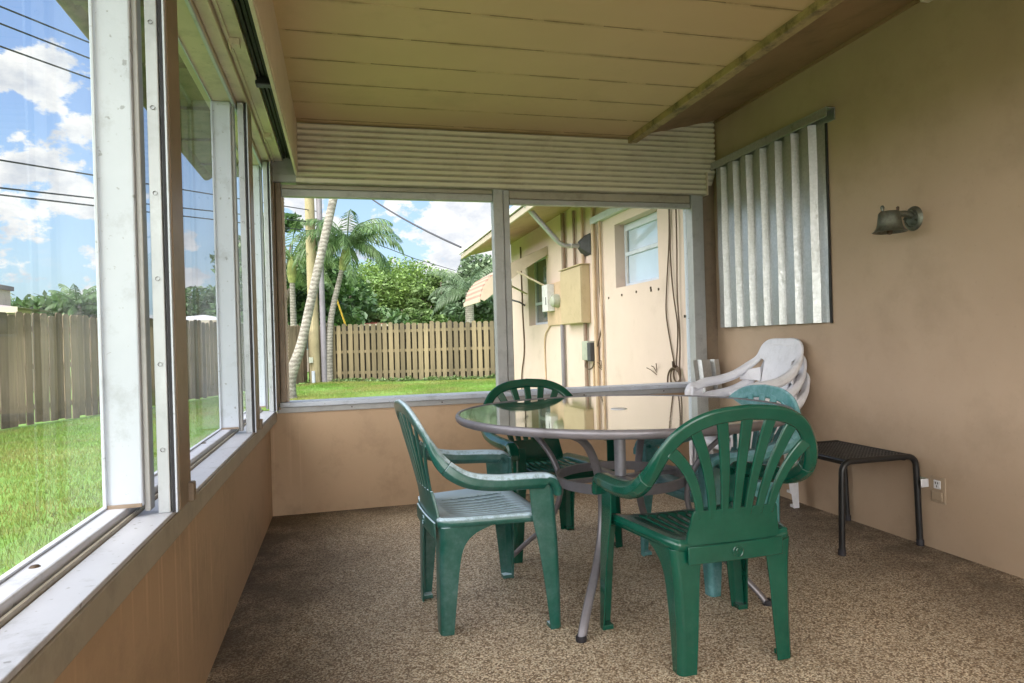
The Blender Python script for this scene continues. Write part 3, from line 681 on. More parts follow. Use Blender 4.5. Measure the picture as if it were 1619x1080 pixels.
# hanging cables with a coil at the end, near the porch
hc = thing('coax_cable', 'brown cables hanging down the outside wall into a small coil', 'cable', (XR, 5, .7))
for k, pts in enumerate(([(5.02, 2.5), (5.03, 1.9), (5.10, 1.45), (5.12, 1.2), (5.02, .85), (4.98, .75)],
                         [(5.00, 2.5), (5.01, 1.75), (4.98, 1.4), (4.92, 1.1), (4.96, .8), (4.95, .74)],
                         [(4.88, 2.5), (4.885, 1.8), (4.90, 1.4), (4.88, 1.0), (4.90, .76)])):
    MB().tube([(XR-.014-.006*k, y, z) for y, z in [tuple(p) for p in cr(pts, 5)]], .006, 6).build('strand', M['cable'], hc)
for k in range(3):
    r_ = .06+.025*k; cy, cz = 4.955+.01*k, .72-.03*k
    MB().tube([(XR-.02-.009*k, cy+r_*math.cos(a), cz+r_*1.05*math.sin(a)) for a in np.linspace(0, 2*math.pi, 22)[:-1]], .0075, 6, True).build('coil', M['cable'], hc)
MB().tube([(XR-.015, 4.955, .78), (XR-.05, 4.955, .79), (XR-.05, 4.955, .83)], .012, 6).build('hook', M['screw'], hc)
for y_, lb in ((5.35, 'rusty bent wire end left of the cable coil'), (6.62, 'rusty bent wires at the foot of the tan conduit')):
    o = MB()
    for k in range(3): o.tube([(XR-.004, y_, .70+.02*k), (XR-.03, y_+.05-.05*k, .74+.03*k), (XR-.05, y_+.10-.09*k, .76+.02*k)], .004, 5)
    tag(o.build('wire_stub', M['cable']), lb, 'wire')
o = MB().tube([(XR-.035, 4.685, -.05), (XR-.035, 4.69, 2.45)], .032, 12).build('downspout', M['white']); tag(o, 'white downpipe on the house wall right behind the back window', 'downpipe')

# antenna mast
t = thing('dish_mast', 'bent grey antenna mast on a dark bracket on the outside wall', 'mast', (XR, 6.95, 2.06))
MB().tube([tuple(p) for p in cr([(XR-.05, 6.95, 2.07), (2.50, 6.95, 2.062), (2.40, 6.94, 2.066), (2.33, 6.93, 2.10), (2.25, 6.91, 2.175), (2.15, 6.88, 2.27)], 5)], .024, 12).build('elbow', M['greypipe'], t)
MB().tube([(2.31, 6.925, 2.118), (2.05, 6.85, 2.36), (1.72, 6.74, 2.68), (1.60, 6.70, 2.80)], .029, 12).build('pole', M['greypipe'], t)
MB().tube([(2.482, 6.95, 2.062), (2.468, 6.95, 2.062)], .030, 12).build('clamp', M['whiteplastic'], t)
b = MB(); b.add([(XR-.005, 6.83, 2.19), (XR-.005, 7.07, 2.19), (XR-.005, 7.07, 1.95), (XR-.005, 6.83, 1.95), (XR-.10, 6.91, 2.11), (XR-.10, 6.99, 2.11), (XR-.10, 6.99, 2.03), (XR-.10, 6.91, 2.03)],
      [(0,1,2,3),(7,6,5,4),(0,4,5,1),(1,5,6,2),(2,6,7,3),(3,7,4,0)]); b.build('bracket', M['darkgrey'], t, .005)

# ------------------------------------------------------------------ things on the porch side of the house wall
pn = thing('storm_panel', 'corrugated galvanised storm panel covering a window on the tan wall', 'storm panel', (XR, 3.75, 1.08))
y0, y1, z0, z1 = 3.185, 4.285, 1.085, 2.215
prof = []; nrib = 7; pit = (y1-y0-.04)/nrib
prof.append((XR-.012, y0))
for k in range(nrib):
    a = y0+.02+k*pit
    prof += [(XR-.014, a+.0), (XR-.014, a+pit*.30), (XR-.052, a+pit*.44), (XR-.052, a+pit*.80), (XR-.014, a+pit*.94)]
prof.append((XR-.014, y1))
p = MB(); secs = []
for z in np.linspace(z0, z1, 12): secs.append([(x+.0015*math.sin(z*9+i), y, z) for i, (x, y) in enumerate(prof)])
p.loft(secs, False, False, False); p.build('corrugated_sheet', M['galv'], pn, solid=.0016)
MB().box(XR-.062, XR-.002, 3.11, 4.29, 2.262, 2.268).box(XR-.062, XR-.057, 3.11, 4.29, 2.215, 2.2615).box(XR-.010, XR-.002, 3.11, 4.29, 2.20, 2.2615).build('header_track', M['galv'], pn, .001)
MB().box(XR-.012, XR-.003, 3.172, 3.184, 1.08, 2.2).build('edge_seal', M['dark'], pn)

lp = thing('wall_lamp', 'small pewter bell shaped lamp on the tan wall', 'wall lamp', (XR, 2.62, 1.5))
MB().lathe([(.0, .098), (.020, .100), (.040, .096), (.047, .088), (.050, .06), (.053, .035), (.058, .018), (.070, .004), (.076, 0), (.073, -.002), (.055, .012), (.046, .04), (.042, .08), (0, .09)], (2.535, 2.62, 1.497), 40).build('bell', M['pewter'], lp)
MB().lathe([(0, .035), (.006, .033), (.010, .024), (.006, .012), (.008, .004), (.010, 0)], (2.525, 2.65, 1.594), 14).build('finial', M['pewter'], lp)
MB().lathe([(0, .022), (.007, .018), (.006, .004), (.006, 0)], (2.565, 2.60, 1.594), 14).build('knob', M['screw'], lp)
MB().lathe([(0, -.014), (.010, -.011), (.013, -.002), (.011, .02), (.008, .08)], (2.535, 2.62, 1.497), 14).build('clapper', M['screw'], lp)
pl = MB(); pl.lathe([(0, .014), (.02, .014), (.034, .010), (.040, .014), (.047, .010), (.054, .002), (.055, 0)], (0,0,0), 28)
pl.v = [(XR-.0015-z, 2.615+x, 1.562+y*1.08) for x, y, z in pl.v]; pl.build('back_plate', M['pewter'], lp)
MB().tube([(XR-.01, 2.615, 1.575), (2.62, 2.616, 1.585), (2.575, 2.618, 1.582)], .015, 10).build('arm', M['pewter'], lp)
s = MB()
for k in range(7):
    a = k*2*math.pi/7; s.lathe([(0, .008), (.006, .004), (.007, 0)], (XR-.022, 2.615+.034*math.cos(a), 1.562+.034*math.sin(a)), 8)
s.build('rosette', M['pewter'], lp)

ot = thing('wall_outlet', 'tan outlet plate low on the tan wall near the metal stool', 'outlet', (XR, 2.52, .28))
MB().box(XR-.007, XR-.001, 2.478, 2.558, .222, .345).build('plate', M['outlet'], ot, .003)
MB().box(XR-.016, XR-.0075, 2.49, 2.546, .235, .275).build('cover', M['outlet'], ot, .003)
MB().box(XR-.013, XR-.0075, 2.50, 2.536, .288, .328).build('socket', M['label'], ot, .003)
s = MB()
for yy, zz in ((2.512, .315), (2.524, .315), (2.518, .300)): s.box(XR-.0138, XR-.0131, yy-.002, yy+.002, zz-.005, zz+.005)
s.build('slot', M['black'], ot)
fl = thing('outlet_cover', 'small pale flip cover open beside the outlet plate', 'cover', (XR-.03, 2.59, .3))
MB().box(XR-.045, XR-.001, 2.572, 2.576, .285, .325).build('flap', M['label'], fl, .002)
MB().box(XR-.010, XR-.001, 2.577, 2.625, .283, .327).build('back', M['greybox'], fl, .002)
MB().box(XR-.012, XR-.0105, 2.590, 2.610, .295, .313).build('hole', M['black'], fl)
o = MB().box(XR-.05, XR-.001, 2.26, 2.50, 2.535, 2.56).build('wall_clip', M['cream'], None, .004); tag(o, 'pale clip on the tan wall at the top edge of the photo', 'clip')

# ------------------------------------------------------------------ chairs
def chair(label, mat, group, style='fan', crest=.80, cat='chair', wide=0.):
    root = thing('plastic_chair', label, cat, (0,0,0), 0, group)
    mt = M[mat]
    # seat, slotted
    us = [-1, -.93, -.80, -.64]; slots = []
    ns = 8
    for k in range(ns):
        a = -.60+k*1.2/ns
        us += [a, a+.105]; slots.append((a, a+.045))
    us = sorted(set([-1, -.95, -.8, .8, .95, 1]+[round(x, 4) for k in range(ns+1) for x in (-.62+k*.155-.019, -.62+k*.155+.019)]))
    slot_c = [round(-.62+k*.155-.019, 4) for k in range(ns+1)]
    vsn = [-1, -.92, -.74, -.62, -.3, 0, .3, .52, .62, .78, .88, .95, 1]
    def seat_pt(u, v):
        hw = .232+.030*v; hw -= .012*max(0, abs(v)-.85)/.15
        x = u*hw; y = .004+v*.210-(.018*abs(u)**3 if v > .8 else 0)
        z = .398+.013*abs(u)**3-.012*(1-u*u)*(1-v*v)-(.022*max(0, (v-.7)/.3)**2)
        return (x, y, z)
    g = MB(); vv = [seat_pt(u, v) for v in vsn for u in us]; nu = len(us); fs = []
    for i in range(len(vsn)-1):
        for j in range(nu-1):
            sl = style == 'fan' and us[j] in slot_c and -.62 <= vsn[i] < .60
            if not sl: fs.append((i*nu+j, i*nu+j+1, (i+1)*nu+j+1, (i+1)*nu+j))
    g.add(vv, fs, True)
    per = [seat_pt(u, -1) for u in us]+[seat_pt(1, v) for v in vsn[1:]]+[seat_pt(u, 1) for u in reversed(us[:-1])]+[seat_pt(-1, v) for v in reversed(vsn[1:-1])]
    np_ = len(per); pv = [p for p in per]+[(x*1.012, y*1.012, z-.030) for x, y, z in per]
    g.add(pv, [(i, (i+1) % np_, np_+(i+1) % np_, np_+i) for i in range(np_)], True)
    g.build('seat', mt, root, solid=.006)
    # legs: L-shaped channels that flare into the apron
    for sx in (-1, 1):
        for front in (True, False):
            sy = 1 if front else -1
            if front: st = [(0, .292, .209, .044, .044), (.15, .287, .211, .060, .052), (.30, .281, .210, .078, .058), (.36, .278, .208, .088, .062), (.42, .276, .205, .094, .062), (.50, .275, .203, .098, .06), (.53, .275, .202, .102, .06)]
            else: st = [(0, .200, -.212, .047, .058), (.12, .198, -.211, .060, .066), (.25, .200, -.208, .073, .076), (.31, .204, -.206, .088, .086), (.345, .208, -.205, .118, .096), (.365, .210, -.205, .160, .108), (.382, .211, -.205, .215, .12)]
            secs = []
            for z, x, y, a, b in [tuple(q) for q in cr(st, 3)]:
                t = .006; r_ = .020
                P = [(0, -a), (0, -r_), (-.0015, -.0123), (-.0059, -.0059), (-.0123, -.0015), (-r_, 0), (-b, 0), (-b, -t), (-r_-t, -t), (-t, -r_-t), (-t, -a)]
                secs.append([((x+px)*sx, y+py*sy, z) for px, py in P])
            lg = MB().loft(secs, True, True, False)
            # toe block at the foot
            x, y = st[0][1], st[0][2]
            lg.box(min(sx*(x-.040), sx*(x-.004)), max(sx*(x-.040), sx*(x-.004)), min(y-.006*sy, y-.046*sy), max(y-.006*sy, y-.046*sy), .002, .018)
            lg.build('leg', mt, root, .002)
    # arch and arms: one band that twists from upright at the crest to flat on the arm
    if style == 'fan':
        K = [((0, -.297, crest), (0, -.2, 1), .048), ((.11, -.293, crest-.011), (.33, -.2, .9), .048), ((.193, -.279, crest-.045), (.72, -.12, .66), .047), ((.247, -.248, crest-.105), (.95, -.05, .3), .046),
             ((.277, -.198, crest-.170), (1, 0, .12), .048), ((.288, -.125, .580), (1, 0, .02), .052), ((.289, -.03, .560), (1, 0, 0), .056), ((.284, .08, .554), (1, 0, 0), .058), ((.277, .145, .550), (1, 0, 0), .060), ((.276, .183, .542), (1, 0, 0), .060), ((.2755, .203, .518), (1, 0, 0), .058), ((.2755, .209, .475), (1, 0, 0), .052)]
    else:
        K = [((0, -.300, crest), (0, -.2, 1), .05), ((.12, -.298, crest-.002), (.15, -.2, 1), .05), ((.180, -.288, crest-.030), (.75, -.12, .66), .05), ((.205, -.262, crest-.095), (.95, -.05, .25), .055),
             ((.238, -.205, crest-.140), (1, 0, .2), .062), ((.272, -.120, .612), (1, 0, .02), .058), ((.286, -.03, .585), (1, 0, 0), .056), ((.284, .08, .570), (1, 0, 0), .058), ((.277, .145, .550), (1, 0, 0), .060), ((.276, .183, .542), (1, 0, 0), .060), ((.2755, .203, .518), (1, 0, 0), .058), ((.2755, .209, .475), (1, 0, 0), .052)]
    flat = [(*c_, *w_, wd) for c_, w_, wd in K]
    half = cr(flat, 5)
    def section(q, prev, nxt, sx):
        c_ = Vector((q[0]*sx, q[1], q[2])); wv = Vector((q[3]*sx, q[4], q[5])).normalized()
        tg = Vector(((nxt[0]-prev[0])*sx, nxt[1]-prev[1], nxt[2]-prev[2])).normalized()
        wv = (wv-tg*wv.dot(tg)).normalized(); nd = tg.cross(wv)
        if sx < 0: nd = -nd
        ta = max(0, min(1, (.80-q[2]-.08)/.12)); ta = ta*ta*(3-2*ta)
        tk = .020+.036*ta*max(0., min(1., (.235-q[1])/.06))*(1 if q[1] < .17 else .55); c_ = c_-nd*(tk-.02)*.5*(1 if nd.z > 0 else -1 if abs(nd.z) > .2 else 0)
        return rect(c_, wv, nd, q[6]+wide, tk)
    iS = 21
    secsR = [section(half[i], half[max(0, i-1)], half[min(len(half)-1, i+1)], 1) for i in range(len(half))]
    secsR[0] = section(half[0], half[0]*np.array([1]*7), half[1], 1)
    secsL = [[Vector((-p.x, p.y, p.z)) for p in reversed(s_)] for s_ in secsR]
    def mir(s_): return [Vector((-p.x, p.y, p.z)) for p in s_]
    arch = [mir(secsR[i]) for i in range(iS, 0, -1)]+secsR[:iS+1]
    MB().loft(arch).build('back_frame', mt, root, .003)
    MB().loft(secsR[iS:]).build('armrest', mt, root, .003)
    MB().loft([mir(s_) for s_ in secsR[iS:]]).build('armrest', mt, root, .003)
    # backrest
    def yb(x, z): return -.212-.088*max(0, (z-.42)/.38)**1.15+.30*x*x
    b = MB()
    def ribbon(p0, p1, p2, w0, w1, th=.010):
        secs = []
        for k in range(11):
            t = k/10; x = (1-t)**2*p0[0]+2*t*(1-t)*p1[0]+t*t*p2[0]; z = (1-t)**2*p0[1]+2*t*(1-t)*p1[1]+t*t*p2[1]
            dx = 2*(1-t)*(p1[0]-p0[0])+2*t*(p2[0]-p1[0]); dz = 2*(1-t)*(p1[1]-p0[1])+2*t*(p2[1]-p1[1]); l_ = math.hypot(dx, dz)
            wd = Vector((dz/l_, 0, -dx/l_)); w_ = w0+(w1-w0)*t
            secs.append(rect((x, yb(x, z), z), wd, (0, 1, .2), w_, th))
        b.loft(secs)
    if style == 'fan':
        tops = [(0, crest-.012), (.083, crest-.018), (.165, crest-.048), (.235, crest-.108)]
        for i in range(-3, 4):
            tx, tz = tops[abs(i)]; sg = 1 if i >= 0 else -1
            ribbon((i*.040, .475), (i*.047, .62), (sg*tx, tz), .027, .040)
        zt = .50
        secs = []
        for z, hw in ((.392, .165), (.42, .160), (.46, .152), (.49, .147), (zt, .143)):
            secs.append([(x, yb(x, z)-.005, z) for x in np.linspace(-hw, hw, 9)]+[(x, yb(x, z)+.006, z) for x in np.linspace(hw, -hw, 9)])
        b.loft(secs)
    else:
        secs = []
        for z, hw in ((.392, .17), (.45, .165), (.50, .138), (.685, .136), (.70, .178), (crest-.06, .188), (crest-.01, .15)):
            secs.append([(x, yb(x, z)-.005, z) for x in np.linspace(-hw, hw, 9)]+[(x, yb(x, z)+.006, z) for x in np.linspace(hw, -hw, 9)])
        b.loft(secs)
        for sg in (-1, 1):                                    # lower side webs join the panel to the arms
            secs = []
            for x, z, hh in ((.150, .60, .045), (.19, .598, .038), (.235, .592, .03), (.272, .585, .024)):
                yy = yb(.14, z)+(x-.14)*.55
                secs.append([(sg*x, yy-.006, z-hh), (sg*x, yy+.006, z-hh), (sg*x, yy+.006, z+hh), (sg*x, yy-.006, z+hh)])
            b.loft(secs)
    b.build('backrest', mt, root, .002)
    rl = MB(); secs = []
    for x in np.linspace(-.165, .165, 7):
        y = -.222+.2*x*x
        secs.append([(x, y-.004, .338), (x, y+.004, .338), (x, y+.004, .392), (x, y-.004, .392)])
    rl.loft(secs).build('rear_rail', mt, root, .002)
    if style == 'fan':
        em = MB(); em.tube([(.017*math.cos(a), -.2275, .365+.017*math.sin(a)) for a in np.linspace(0, 2*math.pi, 19)[:-1]], .0022, 6, True)
        em.tube([(.008*math.cos(a)+.002, -.2275, .367+.008*math.sin(a)) for a in np.linspace(.2, 5.2, 10)], .0022, 6)
        em.build('moulded_emblem', mt, root)
    return root
def place(o, x, y, ang, z=0):
    """ang: direction the sitter faces, from +X"""
    o.location = (x, y, z); o.rotation_euler.z = ang-math.pi/2
GG = 'plastic chairs around the table'
A = chair('bleached green plastic chair at the left of the table, side-on to the camera', 'green_a', GG); place(A, .508, 2.55, .075)
B = chair('dark green plastic chair behind the table, facing the camera', 'green_b', GG); place(B, 1.012, 3.235, -1.46)
Cc = chair('glossy green plastic chair in front on the right, seen from behind', 'green', GG); place(Cc, 1.160, 2.045, 1.58)
D = chair('faded teal plastic chair at the right of the table, beyond the front chair', 'teal', GG, crest=.770, wide=.012); place(D, 1.572, 2.655, 3.20)
W = [chair('bottom white plastic chair of the stack by the wall', 'whiteplastic', 'white plastic chairs stacked by the wall', 'solid', .80)]
place(W[0], 2.39, 3.60, math.pi-.03)
for k, lb in ((1, 'middle white plastic chair of the stack by the wall'), (2, 'topmost white plastic chair of the stack by the wall')):
    o = copy_tree(W[0]); o['label'] = lb; o.location = (2.39-.022*k, 3.60-.004*k, .088*k); W.append(o)

# leaning ribbed panel behind the white chairs
t = thing('ribbed_panel', 'short ribbed grey metal panel leaning in the corner behind the white chairs', 'storm panel', (2.25, 4.2, 0))
pr = []; x = 2.42
while x < 2.60: pr += [(x, 0), (x+.035, 0), (x+.05, .03), (x+.085, .03)]; x += .10
secs = [[(px, 4.12+.16*z/.86-py, z) for px, py in pr] for z in (.0, .43, .86)]
MB().loft(secs, False, False, False).build('sheet', M['galv'], t, solid=.002)

# ------------------------------------------------------------------ table
TX, TY, TZ, TR = 1.118, 2.60, .737, .683
tb = thing('patio_table', 'round patio table with rippled glass top and grey metal rim', 'table', (TX, TY, 0))
MB().prism([(TX+(TR-.018)*math.cos(a), TY+(TR-.018)*math.sin(a)) for a in np.linspace(0, 2*math.pi, 97)[:-1]], 'z', TZ-.010, TZ-.003).build('glass_top', M['tglass'], tb)
MB().lathe([(TR-.017, TZ-.012), (TR-.017, TZ-.0015), (TR-.014, TZ+.0005), (TR-.007, TZ), (TR-.002, TZ-.005), (TR, TZ-.014), (TR-.003, TZ-.024), (TR-.010, TZ-.031), (TR-.022, TZ-.033), (TR-.026, TZ-.028), (TR-.026, TZ-.012), (TR-.017, TZ-.012)], (TX, TY, 0), 96).build('rim', M['tablemetal'], tb)
lpf = [(.60, .705), (.50, .675), (.415, .63), (.335, .55), (.290, .47), (.274, .40), (.284, .33), (.315, .26), (.372, .19), (.452, .12), (.530, .045), (.566, 0)]
for ang in (R(-128.5), R(138.5), R(-41), R(50)):
    ca, sa = math.cos(ang), math.sin(ang); secs = []
    pts = [tuple(q) for q in cr(lpf, 4)]
    for i, (r_, z) in enumerate(pts):
        a, b2 = pts[max(0, i-1)], pts[min(len(pts)-1, i+1)]
        tg = Vector(((b2[0]-a[0])*ca, (b2[0]-a[0])*sa, b2[1]-a[1])).normalized(); wd = Vector((-sa, ca, 0))
        secs.append(rect((TX+r_*ca, TY+r_*sa, z), wd, tg.cross(wd), .033, .020))
    lg = MB().loft(secs).build('leg', M['tablemetal'], tb, .003)
    MB().lathe([(.0, .0), (.019, .0), (.020, .012), (.016, .02)], (TX+.566*ca, TY+.566*sa, .0), 12).build('foot_cap', M['rubber'], lg)
MB().lathe([(.258, .430), (.268, .430), (.268, .468), (.258, .468), (.258, .430)], (TX, TY, 0), 64).build('brace_ring', M['tablemetal'], tb)
for ang in (R(5), R(95)):
    ca, sa = math.cos(ang), math.sin(ang)
    MB().bar((TX-.26*ca, TY-.26*sa, .45), (TX+.26*ca, TY+.26*sa, .45+.001), .035, .016 if ang < 1 else .012).build('cross_brace', M['tablemetal'], tb, .003)
MB().tube([(TX, TY, .40), (TX, TY, .722)], .024, 16).build('umbrella_sleeve', M['greypipe'], tb)
MB().lathe([(0, .0035), (.030, .003), (.034, .001), (.034, 0)], (TX, TY, TZ-.003), 28).build('hole_cap', M['whiteplastic'], tb)

# ------------------------------------------------------------------ metal stool
st = thing('metal_stool', 'black metal mesh stool with tube legs against the tan wall', 'stool', (2.43, 2.86, 0))
x0, x1, y0, y1, zt = 2.222, 2.640, 2.612, 3.085, .428
def ubend(y):
    r_ = .05; p = [(x0-.012, y, .0), (x0-.003, y, .3), (x0, y, zt-r_)]
    p += [(x0+r_-r_*math.cos(a), y, zt-r_+r_*math.sin(a)) for a in np.linspace(.25, math.pi/2, 6)]
    p += [(x1-r_+r_*math.sin(a), y, zt-r_+r_*math.cos(a)) for a in np.linspace(0, math.pi/2-.25, 6)]
    return p+[(x1, y, zt-r_), (x1+.003, y, .3), (x1+.012, y, 0)]
for y in (y0, y1):
    f = MB().tube(ubend(y), .0145, 12).build('leg_frame', M['black'], st)
    for x in (x0-.012, x1+.012): MB().lathe([(.0, 0), (.017, 0), (.017, .025), (.0145, .03)], (x, y, 0), 12).build('foot_cap', M['rubber'], f)
for x in (x0+.03, x1-.03): MB().tube([(x, y0, zt), (x, y1, zt)], .010, 10).build('side_rail', M['black'], st)
ms = MB(); d = .0195; a0, a1, b0, b1 = x0+.03, x1-.03, y0+.01, y1-.01
k = -(b1-b0)
while k < (a1-a0):
    s0 = max(0, -k); s1 = min(b1-b0, a1-a0-k)
    if s1 > s0+.004:
        ms.bar((a0+k+s0, b0+s0, zt+.004), (a0+k+s1, b0+s1, zt+.004), .0048, .004)
        ms.bar((a1-k-s0, b0+s0, zt+.0045), (a1-k-s1, b0+s1, zt+.0045), .0048, .004)
    k += d
ms.build('mesh_seat', M['black'], st)
for xx in (x0+.04, x1-.052): MB().box(xx, xx+.012, y0+.02, y1-.02, zt-.022, zt-.002).build('under_bar', M['black'], st)

# ------------------------------------------------------------------ fences
def fence(p, q, mat, label, h=1.80, back=False, pitch=.155, wboard=.14, shadow=False, base=-.10):
    p, q = Vector((*p, base)), Vector((*q, base)); d = (q-p).normalized(); nrm = Vector((d.y, -d.x, 0)); Ln = (q-p).length
    t = thing('wooden_fence', label, 'fence', tuple((p+q)/2))
    b = MB(); k = 0; s_ = 0
    while s_ < Ln-.05:
        w_ = wboard*random.uniform(.9, 1.04); hh = h+random.uniform(-.035, .03); c_ = p+d*(s_+w_/2)+nrm*(.032 if (shadow and k % 2 == 0) else -.032 if shadow else random.uniform(-.006, .006))
        tl = random.uniform(-.006, .006)
        e = d*(w_/2); n_ = nrm*.009; cut = .028
        low, hi = Vector((0, 0, .04+random.uniform(-.02, .02))), Vector((0, 0, hh))
        sec = []
        for sg in (-1, 1):
            sec.append([c_-e+low+n_*sg, c_+e+low+n_*sg, c_+e+hi-Vector((0,0,cut))+n_*sg+d*tl, c_+e*.6+hi+n_*sg+d*tl, c_-e*.6+hi+n_*sg+d*tl, c_-e+hi-Vector((0,0,cut))+n_*sg+d*tl])
        b.loft(sec, True, True, False); s_ += pitch*random.uniform(.97, 1.03); k += 1
    b.build('board_panel', M[mat], t)
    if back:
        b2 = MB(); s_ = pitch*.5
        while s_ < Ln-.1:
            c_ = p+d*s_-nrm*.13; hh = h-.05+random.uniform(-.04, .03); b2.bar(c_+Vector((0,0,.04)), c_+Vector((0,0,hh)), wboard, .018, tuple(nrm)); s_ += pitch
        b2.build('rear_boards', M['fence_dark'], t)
    for zz in (.30, .95, 1.55):
        off = nrm*(0 if shadow else -.035)
        MB().bar(p+off+Vector((0,0,zz)), q+off+Vector((0,0,zz)), .038, .085).build('rail', M[mat], t)
    s_ = .05
    while s_ < Ln:
        c_ = p+d*s_-nrm*.085; MB().box(c_.x-.045, c_.x+.045, c_.y-.045, c_.y+.045, base-.1, base+h-.06).build('fence_post', M[mat], t); s_ += 2.4
    return t
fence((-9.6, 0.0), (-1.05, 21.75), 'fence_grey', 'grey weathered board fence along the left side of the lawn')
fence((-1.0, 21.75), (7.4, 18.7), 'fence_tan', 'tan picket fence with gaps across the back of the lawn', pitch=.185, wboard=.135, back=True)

# ------------------------------------------------------------------ foliage helpers
def leaf_cloud(clumps, nleaf, size, mat, name, parent, flat=.6):
    """clumps: (center, rx, ry, rz). Leaf quads over the shells of many clumps"""
    cs = []; sz = []
    tot = sum(c[1]*c[3] for c in clumps)
    for c_, rx, ry, rz in clumps:
        n_ = max(12, int(nleaf*rx*rz/tot)); dv = rng.normal(size=(n_, 3)); dv /= np.linalg.norm(dv, axis=1)[:, None]
        rad = rng.uniform(.55, 1.08, n_)[:, None]
        cs.append(np.array(c_)+dv*rad*np.array([rx, ry, rz])); sz.append(rng.uniform(.6, 1.4, n_)*size)
    P = np.concatenate(cs); S = np.concatenate(sz); n_ = len(P)
    nv = rng.normal(size=(n_, 3)); nv[:, 2] = np.abs(nv[:, 2])+flat; nv /= np.linalg.norm(nv, axis=1)[:, None]
    a = np.cross(nv, rng.normal(size=(n_, 3))); a /= np.linalg.norm(a, axis=1)[:, None]; b = np.cross(nv, a)
    a *= S[:, None]; b *= S[:, None]*.55
    V = np.stack([P-a, P+b*.9, P+a, P-b*.9], 1).reshape(-1, 3)
    off = np.array(parent_loc(parent)); V = V-off
    me = bpy.data.meshes.new(name); me.from_pydata(V.tolist(), [], np.arange(4*n_).reshape(-1, 4).tolist()); me.update(); me.materials.append(mat)
    o = bpy.data.objects.new(name, me); col.objects.link(o); o.parent = parent; return o
def tree(px, py_top, Y, width, zb, mat, label, nl=9000, size=.22, nclump=34, group=None, trunk=True, hfrac=.62):
    top = at(px, py_top, Y=Y); base = (top.x, Y, -.1); hgt = top.z+.1
    t = thing('tree', label, 'tree', base, 0, group)
    cl = []; zc = zb+(hgt-zb)*.5
    for k in range(nclump):
        a = random.uniform(0, 2*math.pi); r_ = math.sqrt(random.random())
        x = top.x+math.cos(a)*r_*width*.5; y = Y+math.sin(a)*r_*width*.4
        env = math.sqrt(max(.05, 1-(r_*.95)**2)); z = zb-.1+(hgt-zb)*(.12+random.random()*.78*env)
        s_ = random.uniform(.10, .19)*width
        z = min(z, -.1+hgt-s_*.62)
        cl.append(((x, y, z), s_, s_, s_*.62))
    leaf_cloud(cl, nl, size, mat, 'crown', t)
    tr = MB(); h0 = zb+(hgt-zb)*.35
    tr.tube([(top.x, Y, -.15), (top.x+.1, Y, h0*.5), (top.x-.05, Y, h0)], [width*.045, width*.035, width*.028], 10)
    for k in range(6):
        a = k*1.05+.3; e = (top.x+math.cos(a)*width*.34, Y+math.sin(a)*width*.3, zb+(hgt-zb)*random.uniform(.35, .7))
        tr.tube([(top.x, Y, h0*.55), ((top.x+e[0])/2, (Y+e[1])/2, (h0*.55+e[2])/2+.15), e], [width*.022, width*.016, width*.008], 7)
    tr.build('trunk', M['bark'], t); return t
def frond(mb, o, az, el0, ln, droop, nleaf=26, wl=.38, width=.035, hang=.75):
    """a feather frond: a bent rachis with rows of leaflets"""
    pts = []; p = Vector(o); el = el0; n_ = 14; st_ = ln/n_
    for k in range(n_+1):
        pts.append(p.copy()); p = p+Vector((math.cos(az)*math.cos(el), math.sin(az)*math.cos(el), math.sin(el)))*st_; el -= droop/n_*(.5+k/n_)
    mb.tube(pts, [.022*(1-k/(n_+1))+.004 for k in range(n_+1)], 5)
    side = Vector((-math.sin(az), math.cos(az), 0))
    for k in range(nleaf):
        t = .12+.88*k/nleaf; f_ = t*n_; i = min(n_-1, int(f_)); b = pts[i].lerp(pts[i+1], f_-i); tg = (pts[i+1]-pts[i]).normalized()
        l_ = wl*(math.sin(math.pi*min(1, .18+t*.8))**.7)*random.uniform(.85, 1.1)
        for sg in (-1, 1):
            d = (side*sg*.75+tg*.55+Vector((0, 0, -hang*random.uniform(.6, 1.2)))).normalized()
            e = b+d*l_*.55; e2 = b+(d+Vector((0, 0, -.35))).normalized()*l_
            wv = tg*width*.5
            mb.add([b-wv*.5, b+wv*.5, e+wv, e2, e-wv], [(0,1,2,3,4)])
def palm(base, path, radii, label, nfr=16, ln=2.2, shaft=True, name='palm_tree', wl=.5, droop=1.7, mat='frond', nleaf=28):
    t = thing(name, label, 'palm tree', base)
    MB().tube([tuple(p[:3]) for p in cr(path, 5)], [float(x[0]) for x in cr([(r_,) for r_ in radii], 5)], 14).build('trunk', M['trunk'], t)
    top = Vector(path[-1]); up_ = (Vector(path[-1])-Vector(path[-2])).normalized()
    if shaft:
        r_ = radii[-1]; MB().tube([top-up_*.05, top+up_*.25, top+up_*.55, top+up_*.85], [r_*1.25, r_*1.9, r_*1.6, r_*.6], 12).build('crownshaft', M['shaft'], t); top = top+up_*.75
    f = MB()
    for k in range(nfr):
        az = k*2.39996+random.uniform(-.2, .2); el = 1.25-1.35*(k/nfr)+random.uniform(-.1, .1)
        frond(f, top, az, el, ln*random.uniform(.85, 1.1), droop*random.uniform(.8, 1.15), nleaf, wl)
    f.build('fronds', M[mat], t); return t

# big leaning palm, ringed trunk
b0 = at(457, 632, Z=-.1); q = at(527, 315, Y=b0.y)
dirx = (q.x-b0.x)/(q.z+.1)
pp = [(b0.x-.06, b0.y, -.15), (b0.x+.02, b0.y, .35), (b0.x+dirx*1.2, b0.y, 1.1), (b0.x+dirx*2.4, b0.y, 2.3), (q.x, b0.y, q.z), (b0.x+dirx*7.2, b0.y, 7.1)]
palm((b0.x, b0.y, -.1), pp, [.24, .145, .105, .096, .09, .08], 'leaning palm with pale ringed trunk crossing in front of the wooden pole', 15, 2.6)
